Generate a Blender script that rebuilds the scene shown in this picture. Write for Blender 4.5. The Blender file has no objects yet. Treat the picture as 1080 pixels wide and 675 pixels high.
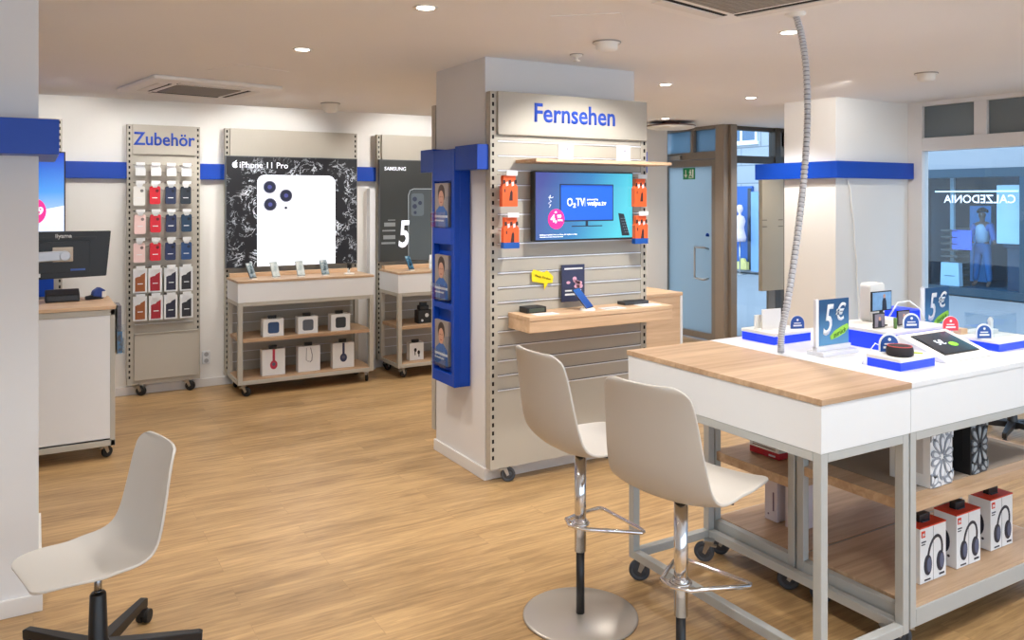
import bpy, bmesh, math, random
from mathutils import Vector, Matrix
random.seed(7)
COL = bpy.context.scene.collection
R = math.radians
PI = math.pi

# ------------------------------------------------------------------ materials
def lin(c):
    out = []
    for v in c[:3]:
        v = v / 255.0
        out.append(v / 12.92 if v <= 0.04045 else ((v + 0.055) / 1.055) ** 2.4)
    return (out[0], out[1], out[2], 1.0)

def new_mat(name):
    m = bpy.data.materials.new(name); m.use_nodes = True
    nt = m.node_tree
    for n in list(nt.nodes): nt.nodes.remove(n)
    out = nt.nodes.new('ShaderNodeOutputMaterial')
    return m, nt, out

MATS = {}
def M(name, rgb=None, rough=0.5, metal=0.0, var=0.05, scale=9.0, emit=None, estr=0.0, bump=0.0, spec=0.5, coat=0.0):
    """painted, moulded or printed surface with slight procedural unevenness"""
    if name in MATS: return MATS[name]
    m, nt, out = new_mat(name)
    b = nt.nodes.new('ShaderNodeBsdfPrincipled')
    tc = nt.nodes.new('ShaderNodeTexCoord')
    no = nt.nodes.new('ShaderNodeTexNoise'); no.inputs['Scale'].default_value = scale; no.inputs['Detail'].default_value = 3
    nt.links.new(tc.outputs['Object'], no.inputs['Vector'])
    mix = nt.nodes.new('ShaderNodeMix'); mix.data_type = 'RGBA'
    c = lin(rgb)
    mix.inputs[6].default_value = tuple(max(0, v * (1 - var)) for v in c[:3]) + (1,)
    mix.inputs[7].default_value = tuple(min(1, v * (1 + var)) for v in c[:3]) + (1,)
    nt.links.new(no.outputs['Fac'], mix.inputs[0])
    nt.links.new(mix.outputs[2], b.inputs['Base Color'])
    b.inputs['Roughness'].default_value = rough
    b.inputs['Metallic'].default_value = metal
    b.inputs['Specular IOR Level'].default_value = spec
    b.inputs['Coat Weight'].default_value = coat
    if emit:
        b.inputs['Emission Color'].default_value = lin(emit); b.inputs['Emission Strength'].default_value = estr
    if bump:
        bp = nt.nodes.new('ShaderNodeBump'); bp.inputs['Strength'].default_value = bump; bp.inputs['Distance'].default_value = 0.002
        n2 = nt.nodes.new('ShaderNodeTexNoise'); n2.inputs['Scale'].default_value = 300
        nt.links.new(tc.outputs['Object'], n2.inputs['Vector'])
        nt.links.new(n2.outputs['Fac'], bp.inputs['Height']); nt.links.new(bp.outputs['Normal'], b.inputs['Normal'])
    nt.links.new(b.outputs[0], out.inputs[0])
    MATS[name] = m
    return m

def wood(name, c1, c2, axis=0, planks=None, rough=0.45, spec=0.4, coords='Object', streak=1.0, gap=0.55, fine=(26.0, 1.6)):
    if name in MATS: return MATS[name]
    m, nt, out = new_mat(name); N = nt.nodes; L = nt.links
    b = N.new('ShaderNodeBsdfPrincipled'); tc = N.new('ShaderNodeTexCoord')
    mp = N.new('ShaderNodeMapping'); L.new(tc.outputs[coords], mp.inputs['Vector'])
    s = [fine[0]]*3; s[axis] = fine[1]; mp.inputs['Scale'].default_value = s
    n1 = N.new('ShaderNodeTexNoise'); n1.inputs['Scale'].default_value = 1.0; n1.inputs['Detail'].default_value = 6
    n1.inputs['Roughness'].default_value = 0.65; n1.inputs['Distortion'].default_value = 0.6
    mp2 = N.new('ShaderNodeMapping'); L.new(tc.outputs[coords], mp2.inputs['Vector'])
    s2 = [5.0, 5.0, 5.0]; s2[axis] = 0.9; mp2.inputs['Scale'].default_value = s2
    n2 = N.new('ShaderNodeTexNoise'); n2.inputs['Scale'].default_value = 1.0; n2.inputs['Detail'].default_value = 3
    L.new(mp2.outputs[0], n2.inputs['Vector'])
    src = mp
    if planks:
        br = N.new('ShaderNodeTexBrick'); L.new(tc.outputs[coords], br.inputs['Vector'])
        br.inputs['Scale'].default_value = 1.0; br.offset = 0.37
        br.inputs['Brick Width'].default_value = planks[0]; br.inputs['Row Height'].default_value = planks[1]
        br.inputs['Mortar Size'].default_value = 0.0012; br.inputs['Mortar Smooth'].default_value = 0.3
        br.inputs['Color1'].default_value = (0, 0, 0, 1); br.inputs['Color2'].default_value = (1, 1, 1, 1); br.inputs['Mortar'].default_value = (0.5, 0.5, 0.5, 1)
        add = N.new('ShaderNodeVectorMath'); add.operation = 'MULTIPLY_ADD'
        L.new(br.outputs['Color'], add.inputs[0]); add.inputs[1].default_value = (13, 17, 5); L.new(mp.outputs[0], add.inputs[2])
        L.new(add.outputs[0], n1.inputs['Vector'])
    else:
        L.new(mp.outputs[0], n1.inputs['Vector'])
    mx = N.new('ShaderNodeMath'); mx.operation = 'MULTIPLY_ADD'
    L.new(n2.outputs['Fac'], mx.inputs[0]); mx.inputs[1].default_value = 0.5; 
    h = N.new('ShaderNodeMath'); h.operation = 'MULTIPLY'; L.new(n1.outputs['Fac'], h.inputs[0]); h.inputs[1].default_value = 0.8 * streak
    L.new(h.outputs[0], mx.inputs[2])
    rp = N.new('ShaderNodeValToRGB'); rp.color_ramp.elements[0].position = 0.42; rp.color_ramp.elements[1].position = 0.85
    rp.color_ramp.elements[0].color = lin(c1); rp.color_ramp.elements[1].color = lin(c2)
    L.new(mx.outputs[0], rp.inputs[0])
    last = rp.outputs[0]
    if planks:
        mr = N.new('ShaderNodeMapRange'); L.new(br.outputs['Color'], mr.inputs[0]); mr.inputs[3].default_value = 0.93; mr.inputs[4].default_value = 1.06
        m1 = N.new('ShaderNodeMix'); m1.data_type = 'RGBA'; m1.blend_type = 'MULTIPLY'; m1.inputs[0].default_value = 1
        L.new(last, m1.inputs[6]); L.new(mr.outputs[0], m1.inputs[7])
        m2 = N.new('ShaderNodeMix'); m2.data_type = 'RGBA'; m2.blend_type = 'MULTIPLY'
        sc = N.new('ShaderNodeMath'); sc.operation = 'MULTIPLY'; sc.inputs[1].default_value = gap; L.new(br.outputs['Fac'], sc.inputs[0])
        L.new(sc.outputs[0], m2.inputs[0]); L.new(m1.outputs[2], m2.inputs[6]); m2.inputs[7].default_value = (0.35, 0.28, 0.22, 1)
        last = m2.outputs[2]
    L.new(last, b.inputs['Base Color'])
    b.inputs['Roughness'].default_value = rough; b.inputs['Specular IOR Level'].default_value = spec
    bp = N.new('ShaderNodeBump'); bp.inputs['Strength'].default_value = 0.15; bp.inputs['Distance'].default_value = 0.002
    L.new(n1.outputs['Fac'], bp.inputs['Height']); L.new(bp.outputs[0], b.inputs['Normal'])
    L.new(b.outputs[0], out.inputs[0]); MATS[name] = m
    return m

def glass(name, tint=(0.9, 0.96, 1.0), refl=1.0, rough=0.0):
    if name in MATS: return MATS[name]
    m, nt, out = new_mat(name); N = nt.nodes; L = nt.links
    t = N.new('ShaderNodeBsdfTransparent'); t.inputs[0].default_value = tuple(tint) + (1,)
    g = N.new('ShaderNodeBsdfGlossy'); g.inputs['Roughness'].default_value = rough
    f = N.new('ShaderNodeFresnel'); f.inputs[0].default_value = 1.45
    k = N.new('ShaderNodeMath'); k.operation = 'MULTIPLY'; k.use_clamp = True; k.inputs[1].default_value = refl
    ge = N.new('ShaderNodeNewGeometry'); iv = N.new('ShaderNodeMath'); iv.operation = 'SUBTRACT'; iv.inputs[0].default_value = 1.0; L.new(ge.outputs['Backfacing'], iv.inputs[1])
    kk = N.new('ShaderNodeMath'); kk.operation = 'MULTIPLY'; L.new(f.outputs[0], kk.inputs[0]); L.new(iv.outputs[0], kk.inputs[1]); L.new(kk.outputs[0], k.inputs[0])
    mx = N.new('ShaderNodeMixShader'); L.new(k.outputs[0], mx.inputs[0]); L.new(t.outputs[0], mx.inputs[1]); L.new(g.outputs[0], mx.inputs[2])
    L.new(mx.outputs[0], out.inputs[0]); MATS[name] = m
    return m

def frosted(name, rgb, keep=0.45):
    if name in MATS: return MATS[name]
    m, nt, out = new_mat(name); N = nt.nodes; L = nt.links
    tl = N.new('ShaderNodeBsdfTranslucent'); tl.inputs[0].default_value = lin(rgb)
    tp = N.new('ShaderNodeBsdfTransparent'); tp.inputs[0].default_value = lin(rgb)
    mx = N.new('ShaderNodeMixShader'); mx.inputs[0].default_value = keep
    L.new(tl.outputs[0], mx.inputs[1]); L.new(tp.outputs[0], mx.inputs[2])
    g = N.new('ShaderNodeBsdfGlossy'); g.inputs['Roughness'].default_value = 0.1
    m2 = N.new('ShaderNodeMixShader'); m2.inputs[0].default_value = 0.05
    L.new(mx.outputs[0], m2.inputs[1]); L.new(g.outputs[0], m2.inputs[2])
    L.new(m2.outputs[0], out.inputs[0]); MATS[name] = m
    return m

def grad_screen(name, c1, c2, c3, axis, lo, hi, strength):
    """picture on a lit screen: a diagonal colour sweep (object coordinates)"""
    if name in MATS: return MATS[name]
    m, nt, out = new_mat(name); N = nt.nodes; L = nt.links
    tc = N.new('ShaderNodeTexCoord'); dt = N.new('ShaderNodeVectorMath'); dt.operation = 'DOT_PRODUCT'
    L.new(tc.outputs['Object'], dt.inputs[0]); dt.inputs[1].default_value = axis
    mr = N.new('ShaderNodeMapRange'); L.new(dt.outputs['Value'], mr.inputs[0]); mr.inputs[1].default_value = lo; mr.inputs[2].default_value = hi
    rp = N.new('ShaderNodeValToRGB'); L.new(mr.outputs[0], rp.inputs[0])
    e = rp.color_ramp.elements; e[0].color = lin(c1); e[1].color = lin(c3)
    x = e.new(0.5); x.color = lin(c2)
    b = N.new('ShaderNodeBsdfPrincipled'); b.inputs['Base Color'].default_value = (0.01, 0.01, 0.01, 1); b.inputs['Roughness'].default_value = 0.2
    L.new(rp.outputs[0], b.inputs['Emission Color']); b.inputs['Emission Strength'].default_value = strength
    L.new(b.outputs[0], out.inputs[0]); MATS[name] = m
    return m

def splash_mat(name, cx, cz, hw, hh):
    """black backlit print with a crown of water splashes round the white phone"""
    m, nt, out = new_mat(name); N = nt.nodes; L = nt.links
    tc = N.new('ShaderNodeTexCoord')
    n1 = N.new('ShaderNodeTexNoise'); n1.inputs['Scale'].default_value = 7; n1.inputs['Detail'].default_value = 5; n1.inputs['Distortion'].default_value = 2.2; n1.inputs['Roughness'].default_value = 0.6
    L.new(tc.outputs['Object'], n1.inputs['Vector'])
    def mth(op, a, b=None, c=None):
        q = N.new('ShaderNodeMath'); q.operation = op
        for i, v in enumerate((a, b, c)):
            if v is None: continue
            if isinstance(v, (int, float)): q.inputs[i].default_value = v
            else: L.new(v, q.inputs[i])
        return q.outputs[0]
    ridge = mth('ABSOLUTE', mth('SUBTRACT', n1.outputs['Fac'], 0.5))
    ridge = mth('SUBTRACT', 1.0, mth('MULTIPLY', ridge, 34))
    ridge = mth('MAXIMUM', ridge, 0.0)
    vo = N.new('ShaderNodeTexVoronoi'); vo.inputs['Scale'].default_value = 26; L.new(tc.outputs['Object'], vo.inputs['Vector'])
    drop = mth('LESS_THAN', vo.outputs['Distance'], 0.17)
    n3 = N.new('ShaderNodeTexNoise'); n3.inputs['Scale'].default_value = 7; L.new(tc.outputs['Object'], n3.inputs['Vector'])
    patch = mth('MULTIPLY', mth('MAXIMUM', mth('SUBTRACT', n3.outputs['Fac'], 0.46), 0), 12)
    sx = N.new('ShaderNodeSeparateXYZ'); L.new(tc.outputs['Object'], sx.inputs[0])
    dx = mth('MAXIMUM', mth('SUBTRACT', mth('ABSOLUTE', mth('SUBTRACT', sx.outputs[0], cx)), hw), 0)
    dz = mth('MAXIMUM', mth('SUBTRACT', mth('ABSOLUTE', mth('SUBTRACT', sx.outputs[2], cz)), hh), 0)
    d = mth('SQRT', mth('ADD', mth('MULTIPLY', dx, dx), mth('MULTIPLY', mth('MULTIPLY', dz, dz), 2.5)))
    mask = mth('MAXIMUM', mth('SUBTRACT', 1.0, mth('MULTIPLY', d, 3.0)), 0)
    val = mth('ADD', mth('MULTIPLY', ridge, 1.2), mth('MULTIPLY', drop, 0.5))
    val = mth('MULTIPLY', mth('MULTIPLY', val, mask), mth('MINIMUM', patch, 1.0))
    val = mth('MINIMUM', val, 1.0)
    rp = N.new('ShaderNodeValToRGB'); rp.color_ramp.elements[0].color = lin((13, 14, 20)); rp.color_ramp.elements[1].color = lin((225, 232, 242))
    L.new(val, rp.inputs[0])
    b = N.new('ShaderNodeBsdfPrincipled'); b.inputs['Roughness'].default_value = 0.5
    L.new(rp.outputs[0], b.inputs['Base Color']); L.new(rp.outputs[0], b.inputs['Emission Color']); b.inputs['Emission Strength'].default_value = 0.45
    L.new(b.outputs[0], out.inputs[0])
    return m

def blocks_mat(name, c1, c2, mortar, w, h):
    m, nt, out = new_mat(name); N = nt.nodes; L = nt.links
    tc = N.new('ShaderNodeTexCoord'); mp = N.new('ShaderNodeMapping'); L.new(tc.outputs['Object'], mp.inputs[0])
    mp.inputs['Rotation'].default_value = (R(90), 0, R(90)) 
    sep = N.new('ShaderNodeSeparateXYZ'); L.new(tc.outputs['Object'], sep.inputs[0])
    cmb = N.new('ShaderNodeCombineXYZ'); L.new(sep.outputs[1], cmb.inputs[0]); L.new(sep.outputs[2], cmb.inputs[1])
    br = N.new('ShaderNodeTexBrick'); L.new(cmb.outputs[0], br.inputs['Vector']); br.inputs['Scale'].default_value = 1
    br.inputs['Brick Width'].default_value = w; br.inputs['Row Height'].default_value = h; br.inputs['Mortar Size'].default_value = 0.012
    br.inputs['Color1'].default_value = lin(c1); br.inputs['Color2'].default_value = lin(c2); br.inputs['Mortar'].default_value = lin(mortar)
    b = N.new('ShaderNodeBsdfPrincipled'); b.inputs['Roughness'].default_value = 0.8
    L.new(br.outputs['Color'], b.inputs['Base Color']); L.new(b.outputs[0], out.inputs[0])
    return m

def photo_print(name, cols, scale=30.0, rough=0.35):
    """a small colour print: mottled patches of the colours it shows"""
    if name in MATS: return MATS[name]
    m, nt, out = new_mat(name); N = nt.nodes; L = nt.links
    tc = N.new('ShaderNodeTexCoord'); n1 = N.new('ShaderNodeTexNoise'); n1.inputs['Scale'].default_value = scale; n1.inputs['Detail'].default_value = 2
    L.new(tc.outputs['Object'], n1.inputs['Vector'])
    rp = N.new('ShaderNodeValToRGB'); L.new(n1.outputs['Fac'], rp.inputs[0]); rp.color_ramp.interpolation = 'EASE'
    e = rp.color_ramp.elements; e[0].position = 0.34; e[1].position = 0.66; e[0].color = lin(cols[0]); e[1].color = lin(cols[-1])
    for i, c in enumerate(cols[1:-1]):
        x = e.new(0.34 + 0.32 * (i + 1) / (len(cols) - 1)); x.color = lin(c)
    b = N.new('ShaderNodeBsdfPrincipled'); b.inputs['Roughness'].default_value = rough
    L.new(rp.outputs[0], b.inputs['Base Color']); L.new(b.outputs[0], out.inputs[0]); MATS[name] = m
    return m

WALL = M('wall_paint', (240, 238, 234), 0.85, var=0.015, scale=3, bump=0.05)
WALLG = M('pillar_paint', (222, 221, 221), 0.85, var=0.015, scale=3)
CEIL = M('ceiling_paint', (240, 239, 239), 0.9, var=0.015, scale=2)
WHITE = M('white_lacquer', (226, 228, 230), 0.45, var=0.01)
PLASTW = M('white_plastic', (235, 233, 228), 0.45, var=0.015)
SHELL = M('shell_plastic', (192, 187, 180), 0.42, var=0.015)
BEIGE = M('beige_metal', (180, 174, 162), 0.5, var=0.02, bump=0.05)
BEIGED = M('beige_metal_back', (176, 166, 152), 0.55, var=0.02)
GREYF = M('grey_frame', (180, 176, 166), 0.45, var=0.02)
GREYC = M('cool_grey_frame', (178, 180, 178), 0.4, var=0.02)
GROOVE = M('groove_metal', (226, 228, 234), 0.35, metal=0.2, var=0.02)
BLACK = M('black_plastic', (22, 22, 24), 0.4, var=0.1)
DARK = M('dark_slot', (18, 16, 15), 0.9, var=0.05)
BLUE = M('blue_panel', (0, 64, 172), 0.4, var=0.03, spec=0.4)
BLUELED = M('blue_lit_acrylic', (10, 50, 215), 0.35, var=0.05, emit=(15, 50, 255), estr=0.75)
INK = M('blue_ink', (22, 72, 185), 0.5, var=0.02)
CHROME = M('chrome', (225, 225, 228), 0.12, metal=1.0, var=0.02)
STEEL = M('brushed_steel', (190, 190, 190), 0.3, metal=1.0, var=0.03)
ALU = M('bronze_aluminium', (132, 124, 116), 0.4, metal=0.1, var=0.03)
ALUL = M('pale_aluminium', (222, 219, 217), 0.45, metal=0.1, var=0.02)
RUBBER = M('grey_rubber', (66, 70, 78), 0.6, var=0.05)
RUBBERB = M('black_rubber', (24, 24, 26), 0.6, var=0.05)
OAK = wood('light_oak', (162, 130, 100), (210, 180, 148), axis=0, rough=0.4)
OAKY = wood('light_oak_across', (176, 132, 92), (222, 184, 142), axis=1, rough=0.4)
OAKP = wood('pale_oak', (190, 154, 120), (222, 190, 156), axis=0, rough=0.5)
SHELFW = wood('shelf_oak', (156, 124, 96), (196, 164, 130), axis=0, rough=0.5)
MATG = M('grey_shelf_mat', (150, 138, 126), 0.7, var=0.04)
FLOOR = wood('oak_floor', (134, 103, 66), (206, 169, 119), axis=0, planks=(1.22, 0.18), rough=0.36, spec=0.5, fine=(44.0, 3.4), gap=.35)
GLASS = glass('window_glass', (0.92, 0.97, 1.0), 1.0)
GLASSC = glass('clear_acrylic', (0.93, 0.96, 0.98), 2.0)
LAMP = M('lamp_glow', (255, 250, 240), 0.5, emit=(255, 244, 226), estr=14.0)

# ------------------------------------------------------------------ mesh builder
class B:
    def __init__(s): s.bm = bmesh.new()
    def face(s, vs, m=0, smooth=False):
        try:
            f = s.bm.faces.new(vs); f.material_index = m; f.smooth = smooth
            return f
        except ValueError: return None
    def box(s, x0, x1, y0, y1, z0, z1, m=0, mat4=None):
        co = [(x0,y0,z0),(x1,y0,z0),(x1,y1,z0),(x0,y1,z0),(x0,y0,z1),(x1,y0,z1),(x1,y1,z1),(x0,y1,z1)]
        v = [s.bm.verts.new((mat4 @ Vector(c)) if mat4 else c) for c in co]
        for q in ((0,3,2,1),(4,5,6,7),(0,1,5,4),(1,2,6,5),(2,3,7,6),(3,0,4,7)): s.face([v[i] for i in q], m)
        return s
    def prism(s, pts, d0, d1, plane='xz', m=0, smooth=False):
        """closed outline pts swept along the third axis from d0 to d1"""
        def p(a, b, d): return {'xz': (a, d, b), 'xy': (a, b, d), 'yz': (d, a, b)}[plane]
        v0 = [s.bm.verts.new(p(a, b, d0)) for a, b in pts]; v1 = [s.bm.verts.new(p(a, b, d1)) for a, b in pts]
        n = len(pts)
        s.face(v0, m); s.face(v1[::-1], m)
        for i in range(n): s.face([v0[i], v0[(i+1) % n], v1[(i+1) % n], v1[i]], m, smooth)
        return s
    def cyl(s, p0, p1, r0, r1=None, n=20, m=0, caps=True):
        r1 = r0 if r1 is None else r1
        p0 = Vector(p0); p1 = Vector(p1); d = (p1 - p0).normalized()
        a = d.orthogonal().normalized(); b = d.cross(a)
        r = [[], []]
        for k, (p, rr) in enumerate(((p0, r0), (p1, r1))):
            for i in range(n):
                t = 2 * PI * i / n; r[k].append(s.bm.verts.new(p + (a * math.cos(t) + b * math.sin(t)) * rr))
        for i in range(n): s.face([r[0][i], r[0][(i+1) % n], r[1][(i+1) % n], r[1][i]], m, True)
        if caps:
            s.face(r[0][::-1], m); s.face(r[1], m)
        return s
    def tube(s, pts, r, n=8, m=0, closed=False):
        pts = [Vector(p) for p in pts]; rings = []; prev = None; N = len(pts)
        for i, p in enumerate(pts):
            if closed: d = (pts[(i+1) % N] - pts[i-1])
            else: d = pts[min(i+1, N-1)] - pts[max(i-1, 0)]
            d.normalize()
            a = d.orthogonal().normalized() if prev is None else (prev - d * prev.dot(d)).normalized()
            prev = a; b = d.cross(a)
            rr = r[i] if isinstance(r, (list, tuple)) else r
            rings.append([s.bm.verts.new(p + (a * math.cos(2*PI*k/n) + b * math.sin(2*PI*k/n)) * rr) for k in range(n)])
        for i in range(N if closed else N-1):
            A = rings[i]; Q = rings[(i+1) % N]
            for k in range(n): s.face([A[k], A[(k+1) % n], Q[(k+1) % n], Q[k]], m, True)
        if not closed:
            s.face(rings[0][::-1], m); s.face(rings[-1], m)
        return s
    def lathe(s, prof, n=24, m=0, c=(0, 0, 0)):
        rings = []
        for r, z in prof:
            if r < 1e-5: rings.append([s.bm.verts.new((c[0], c[1], c[2] + z))])
            else: rings.append([s.bm.verts.new((c[0] + r*math.cos(2*PI*k/n), c[1] + r*math.sin(2*PI*k/n), c[2] + z)) for k in range(n)])
        for A, Q in zip(rings, rings[1:]):
            for k in range(n):
                if len(A) == 1 and len(Q) == 1: continue
                if len(A) == 1: s.face([A[0], Q[(k+1) % n], Q[k]], m, True)
                elif len(Q) == 1: s.face([A[k], A[(k+1) % n], Q[0]], m, True)
                else: s.face([A[k], A[(k+1) % n], Q[(k+1) % n], Q[k]], m, True)
        return s

def rrect(x0, x1, z0, z1, r, n=5):
    pts = []
    for cx, cz, a0 in ((x1-r, z0+r, -90), (x1-r, z1-r, 0), (x0+r, z1-r, 90), (x0+r, z0+r, 180)):
        for i in range(n+1):
            a = R(a0 + 90*i/n); pts.append((cx + r*math.cos(a), cz + r*math.sin(a)))
    return pts

def ell(cx, cz, rx, rz=None, n=28):
    rz = rx if rz is None else rz
    return [(cx + rx*math.cos(2*PI*i/n), cz + rz*math.sin(2*PI*i/n)) for i in range(n)]

def obj(name, b, mats, parent=None, bev=0.0, loc=None, rot=None, sub=0, recalc=True):
    if recalc: bmesh.ops.recalc_face_normals(b.bm, faces=b.bm.faces)
    me = bpy.data.meshes.new(name); b.bm.to_mesh(me); b.bm.free()
    for m in (mats if isinstance(mats, (list, tuple)) else [mats]): me.materials.append(m)
    o = bpy.data.objects.new(name, me); COL.objects.link(o)
    if parent is not None: o.parent = parent
    if loc: o.location = loc
    if rot: o.rotation_euler = rot
    if bev:
        md = o.modifiers.new('bevel', 'BEVEL'); md.width = bev; md.segments = 2; md.limit_method = 'ANGLE'; md.angle_limit = R(40)
        md.harden_normals = False
    if sub:
        md = o.modifiers.new('sub', 'SUBSURF'); md.levels = sub; md.render_levels = sub
    return o

def tag(o, label, cat, group=None):
    o['label'] = label; o['category'] = cat
    if group: o['group'] = group
    return o

def thing(name, label, cat, loc=(0, 0, 0), rz=0.0, group=None, rot=None):
    o = bpy.data.objects.new(name, None); COL.objects.link(o); o.empty_display_size = 0.05
    o.location = loc; o.rotation_euler = rot if rot else (0, 0, rz)
    return tag(o, label, cat, group)

def struct(name, b, mats, bev=0.0, **k):
    o = obj(name, b, mats, None, bev, **k); o['kind'] = 'structure'; return o

def kids(o): return [c for c in bpy.data.objects if c.parent == o]
def copy_tree(o, parent=None):
    c = o.copy(); COL.objects.link(c); c.parent = parent
    for ch in KID.get(o.name, []): copy_tree(ch, c)
    return c
KID = {}
def remember(root):
    for ch in list(bpy.data.objects):
        if ch.parent is not None:
            l = KID.setdefault(ch.parent.name, [])
            if ch not in l: l.append(ch)
def dup(proto, loc, rz, label, group=None):
    c = copy_tree(proto); c.location = loc; c.rotation_euler = (0, 0, rz); c['label'] = label
    if group: c['group'] = group
    return c

def lettering(name, s, parent, mat, w=None, h=None, loc=(0, 0, 0), rot=(0, 0, 0), bold=0.0, ext=0.0015, shear=0.0, align='CENTER', mirror=False):
    """writing as a mesh: reads along +x, upright in z, faces -y, baseline at z=0; size set by width w or height h"""
    cu = bpy.data.curves.new(name, 'FONT'); cu.body = s; cu.align_x = 'LEFT'; cu.size = 1.0
    cu.offset = bold; cu.extrude = 0.0; cu.shear = shear; cu.resolution_u = 3
    t = bpy.data.objects.new(name, cu); COL.objects.link(t)
    bpy.context.view_layer.update()
    me = bpy.data.meshes.new_from_object(t.evaluated_get(bpy.context.evaluated_depsgraph_get()))
    COL.objects.unlink(t); bpy.data.objects.remove(t)
    xs = [v.co.x for v in me.vertices]; ys = [v.co.y for v in me.vertices]
    x0, x1 = min(xs), max(xs); y1 = max(ys)
    sx = w / (x1 - x0) if w else h / y1
    sz = h / y1 if h else sx
    bm = bmesh.new(); bm.from_mesh(me)
    for v in bm.verts:
        X = (v.co.x - x0) * sx - (0 if align == 'LEFT' else (x1 - x0) * sx / 2); Z = v.co.y * sz
        if mirror: X = -X
        v.co = (X, 0, Z)
    r = bmesh.ops.extrude_face_region(bm, geom=list(bm.faces))
    for g in r['geom']:
        if isinstance(g, bmesh.types.BMVert): g.co.y -= ext
    bmesh.ops.recalc_face_normals(bm, faces=bm.faces)
    me2 = bpy.data.meshes.new(name); bm.to_mesh(me2); bm.free(); me2.materials.append(mat)
    o = bpy.data.objects.new(name, me2); COL.objects.link(o); o.parent = parent; o.location = loc; o.rotation_euler = rot
    return o

# ------------------------------------------------------------------ the setting
X_WIN = 7.05          # shop window line
CZ = 2.63
PLAN = [(-3.0, -3.0), (7.12, -3.0), (7.12, 5.2), (8.3, 5.2), (8.3, 7.15), (7.15, 7.15), (7.15, 8.3), (-3.0, 8.3)]
b = B(); b.prism(PLAN, -0.08, 0.0, 'xy'); struct('floor', b, FLOOR)
b = B(); b.prism(PLAN, CZ, CZ + 0.15, 'xy'); struct('ceiling', b, CEIL)
b = B(); b.box(-3.0, 7.0, 7.95, 8.15, 0, CZ); struct('wall_back', b, WALL)
b = B(); b.box(-3.2, -3.0, -3.0, 8.15, 0, CZ); struct('wall_left', b, WALL)
b = B(); b.box(-3.0, 7.0, -3.2, -3.0, 0, 0.5); b.box(-3.0, 7.0, -3.2, -3.0, 2.35, CZ)
for x in (-3.0, 0.2, 3.4, 6.8): b.box(x, x + 0.2, -3.2, -3.0, 0.5, 2.35)
struct('wall_front', b, WALL)
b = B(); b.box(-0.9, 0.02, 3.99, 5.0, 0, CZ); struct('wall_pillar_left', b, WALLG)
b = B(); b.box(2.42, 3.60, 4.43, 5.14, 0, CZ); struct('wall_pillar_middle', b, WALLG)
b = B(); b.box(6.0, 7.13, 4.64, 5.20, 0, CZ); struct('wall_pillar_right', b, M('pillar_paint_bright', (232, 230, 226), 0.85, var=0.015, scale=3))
b = B(); b.box(7.12, 8.2, 5.20, 5.32, 0, CZ); b.box(8.2, 8.3, 5.3, 7.15, 0, 0.3); b.box(8.2, 8.3, 5.3, 7.15, 2.4, CZ); struct('wall_recess', b, WALL)
def base(name, boxes):
    b = B()
    for q in boxes: b.box(*q, 0, 0.075)
    struct(name, b, M('white_skirting', (226, 224, 222), 0.5, var=0.01), bev=0.003)
base('baseboard_back', [(-3, 7, 7.935, 7.95)])
base('baseboard_pillar_left', [(-0.9, 0.035, 3.975, 3.99), (0.02, 0.035, 3.99, 5.0)])
base('baseboard_pillar_middle', [(2.404, 3.6, 4.414, 4.43), (2.404, 2.42, 4.43, 5.15)])
base('baseboard_pillar_right', [(5.985, 7.0, 4.625, 4.64), (5.985, 6.0, 4.64, 5.21)])

# blue bands running round the room
b = B(); b.box(-0.9, 0.092, 3.80, 3.99, 1.928, 2.072); b.box(0.02, 0.092, 3.99, 4.6, 1.928, 2.072); struct('trim_1', b, BLUE, bev=0.002)
b = B(); b.box(-0.5, 0.71, 7.88, 7.95, 1.922, 2.067); b.box(1.32, 1.54, 7.88, 7.95, 1.922, 2.067); b.box(2.81, 3.03, 7.88, 7.95, 1.922, 2.067); struct('trim_2', b, BLUE, bev=0.002)
b = B(); b.box(5.94, 7.13, 4.58, 4.64, 1.925, 2.072); b.box(5.94, 6.0, 4.64, 5.5, 1.925, 2.072); struct('trim_3', b, BLUE, bev=0.002)
b = B(); b.box(3.60, 3.66, 4.36, 5.0, 1.925, 2.072); struct('trim_4', b, BLUE, bev=0.002)
b = B(); b.box(2.955, 3.02, 7.86, 7.95, 0.0, 1.85); struct('trim_5', b, WHITE, bev=0.003)

# shop window, right: transom lights above, one big pane below, wall line x = X_WIN
def bars(b, lst):
    for q in lst: b.box(*q)
w = B()
bars(w, [(X_WIN-.03, X_WIN+.07, 4.50, 4.64, 0, CZ), (X_WIN-.03, X_WIN+.07, -3, 4.5, 2.18, 2.30), (X_WIN-.03, X_WIN+.07, -3, 4.5, 2.59, CZ), (X_WIN-.03, X_WIN+.07, -3, 4.5, 0, 0.08)])
for y in (3.97, 3.40, 2.83, 2.26, 1.69, 1.1, 0.5, -0.1, -.7, -1.3, -1.9, -2.5): bars(w, [(X_WIN-.03, X_WIN+.07, y-.055, y+.055, 2.30, 2.59)])
for y in (1.2, -1.8): bars(w, [(X_WIN-.03, X_WIN+.07, y-.05, y+.05, 0.08, 2.18)])
win = struct('window_1', w, ALUL, bev=0.004)
g = B(); g.box(X_WIN+.01, X_WIN+.022, -3, 4.5, 0.08, 2.18); obj('pane', g, GLASS, win)
DG = M('dark_transom_glass', (104, 114, 118), 0.08, var=0.03, spec=0.6)
g = B()
for y0, y1 in ((4.03, 4.5), (3.455, 3.915), (2.885, 3.345), (2.315, 2.775), (1.745, 2.205)): g.box(X_WIN+.01, X_WIN+.02, y0, y1, 2.30, 2.59)
g.box(X_WIN+.01, X_WIN+.02, -3, 1.7, 2.30, 2.59)
obj('transom_glass', g, DG, win)

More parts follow.
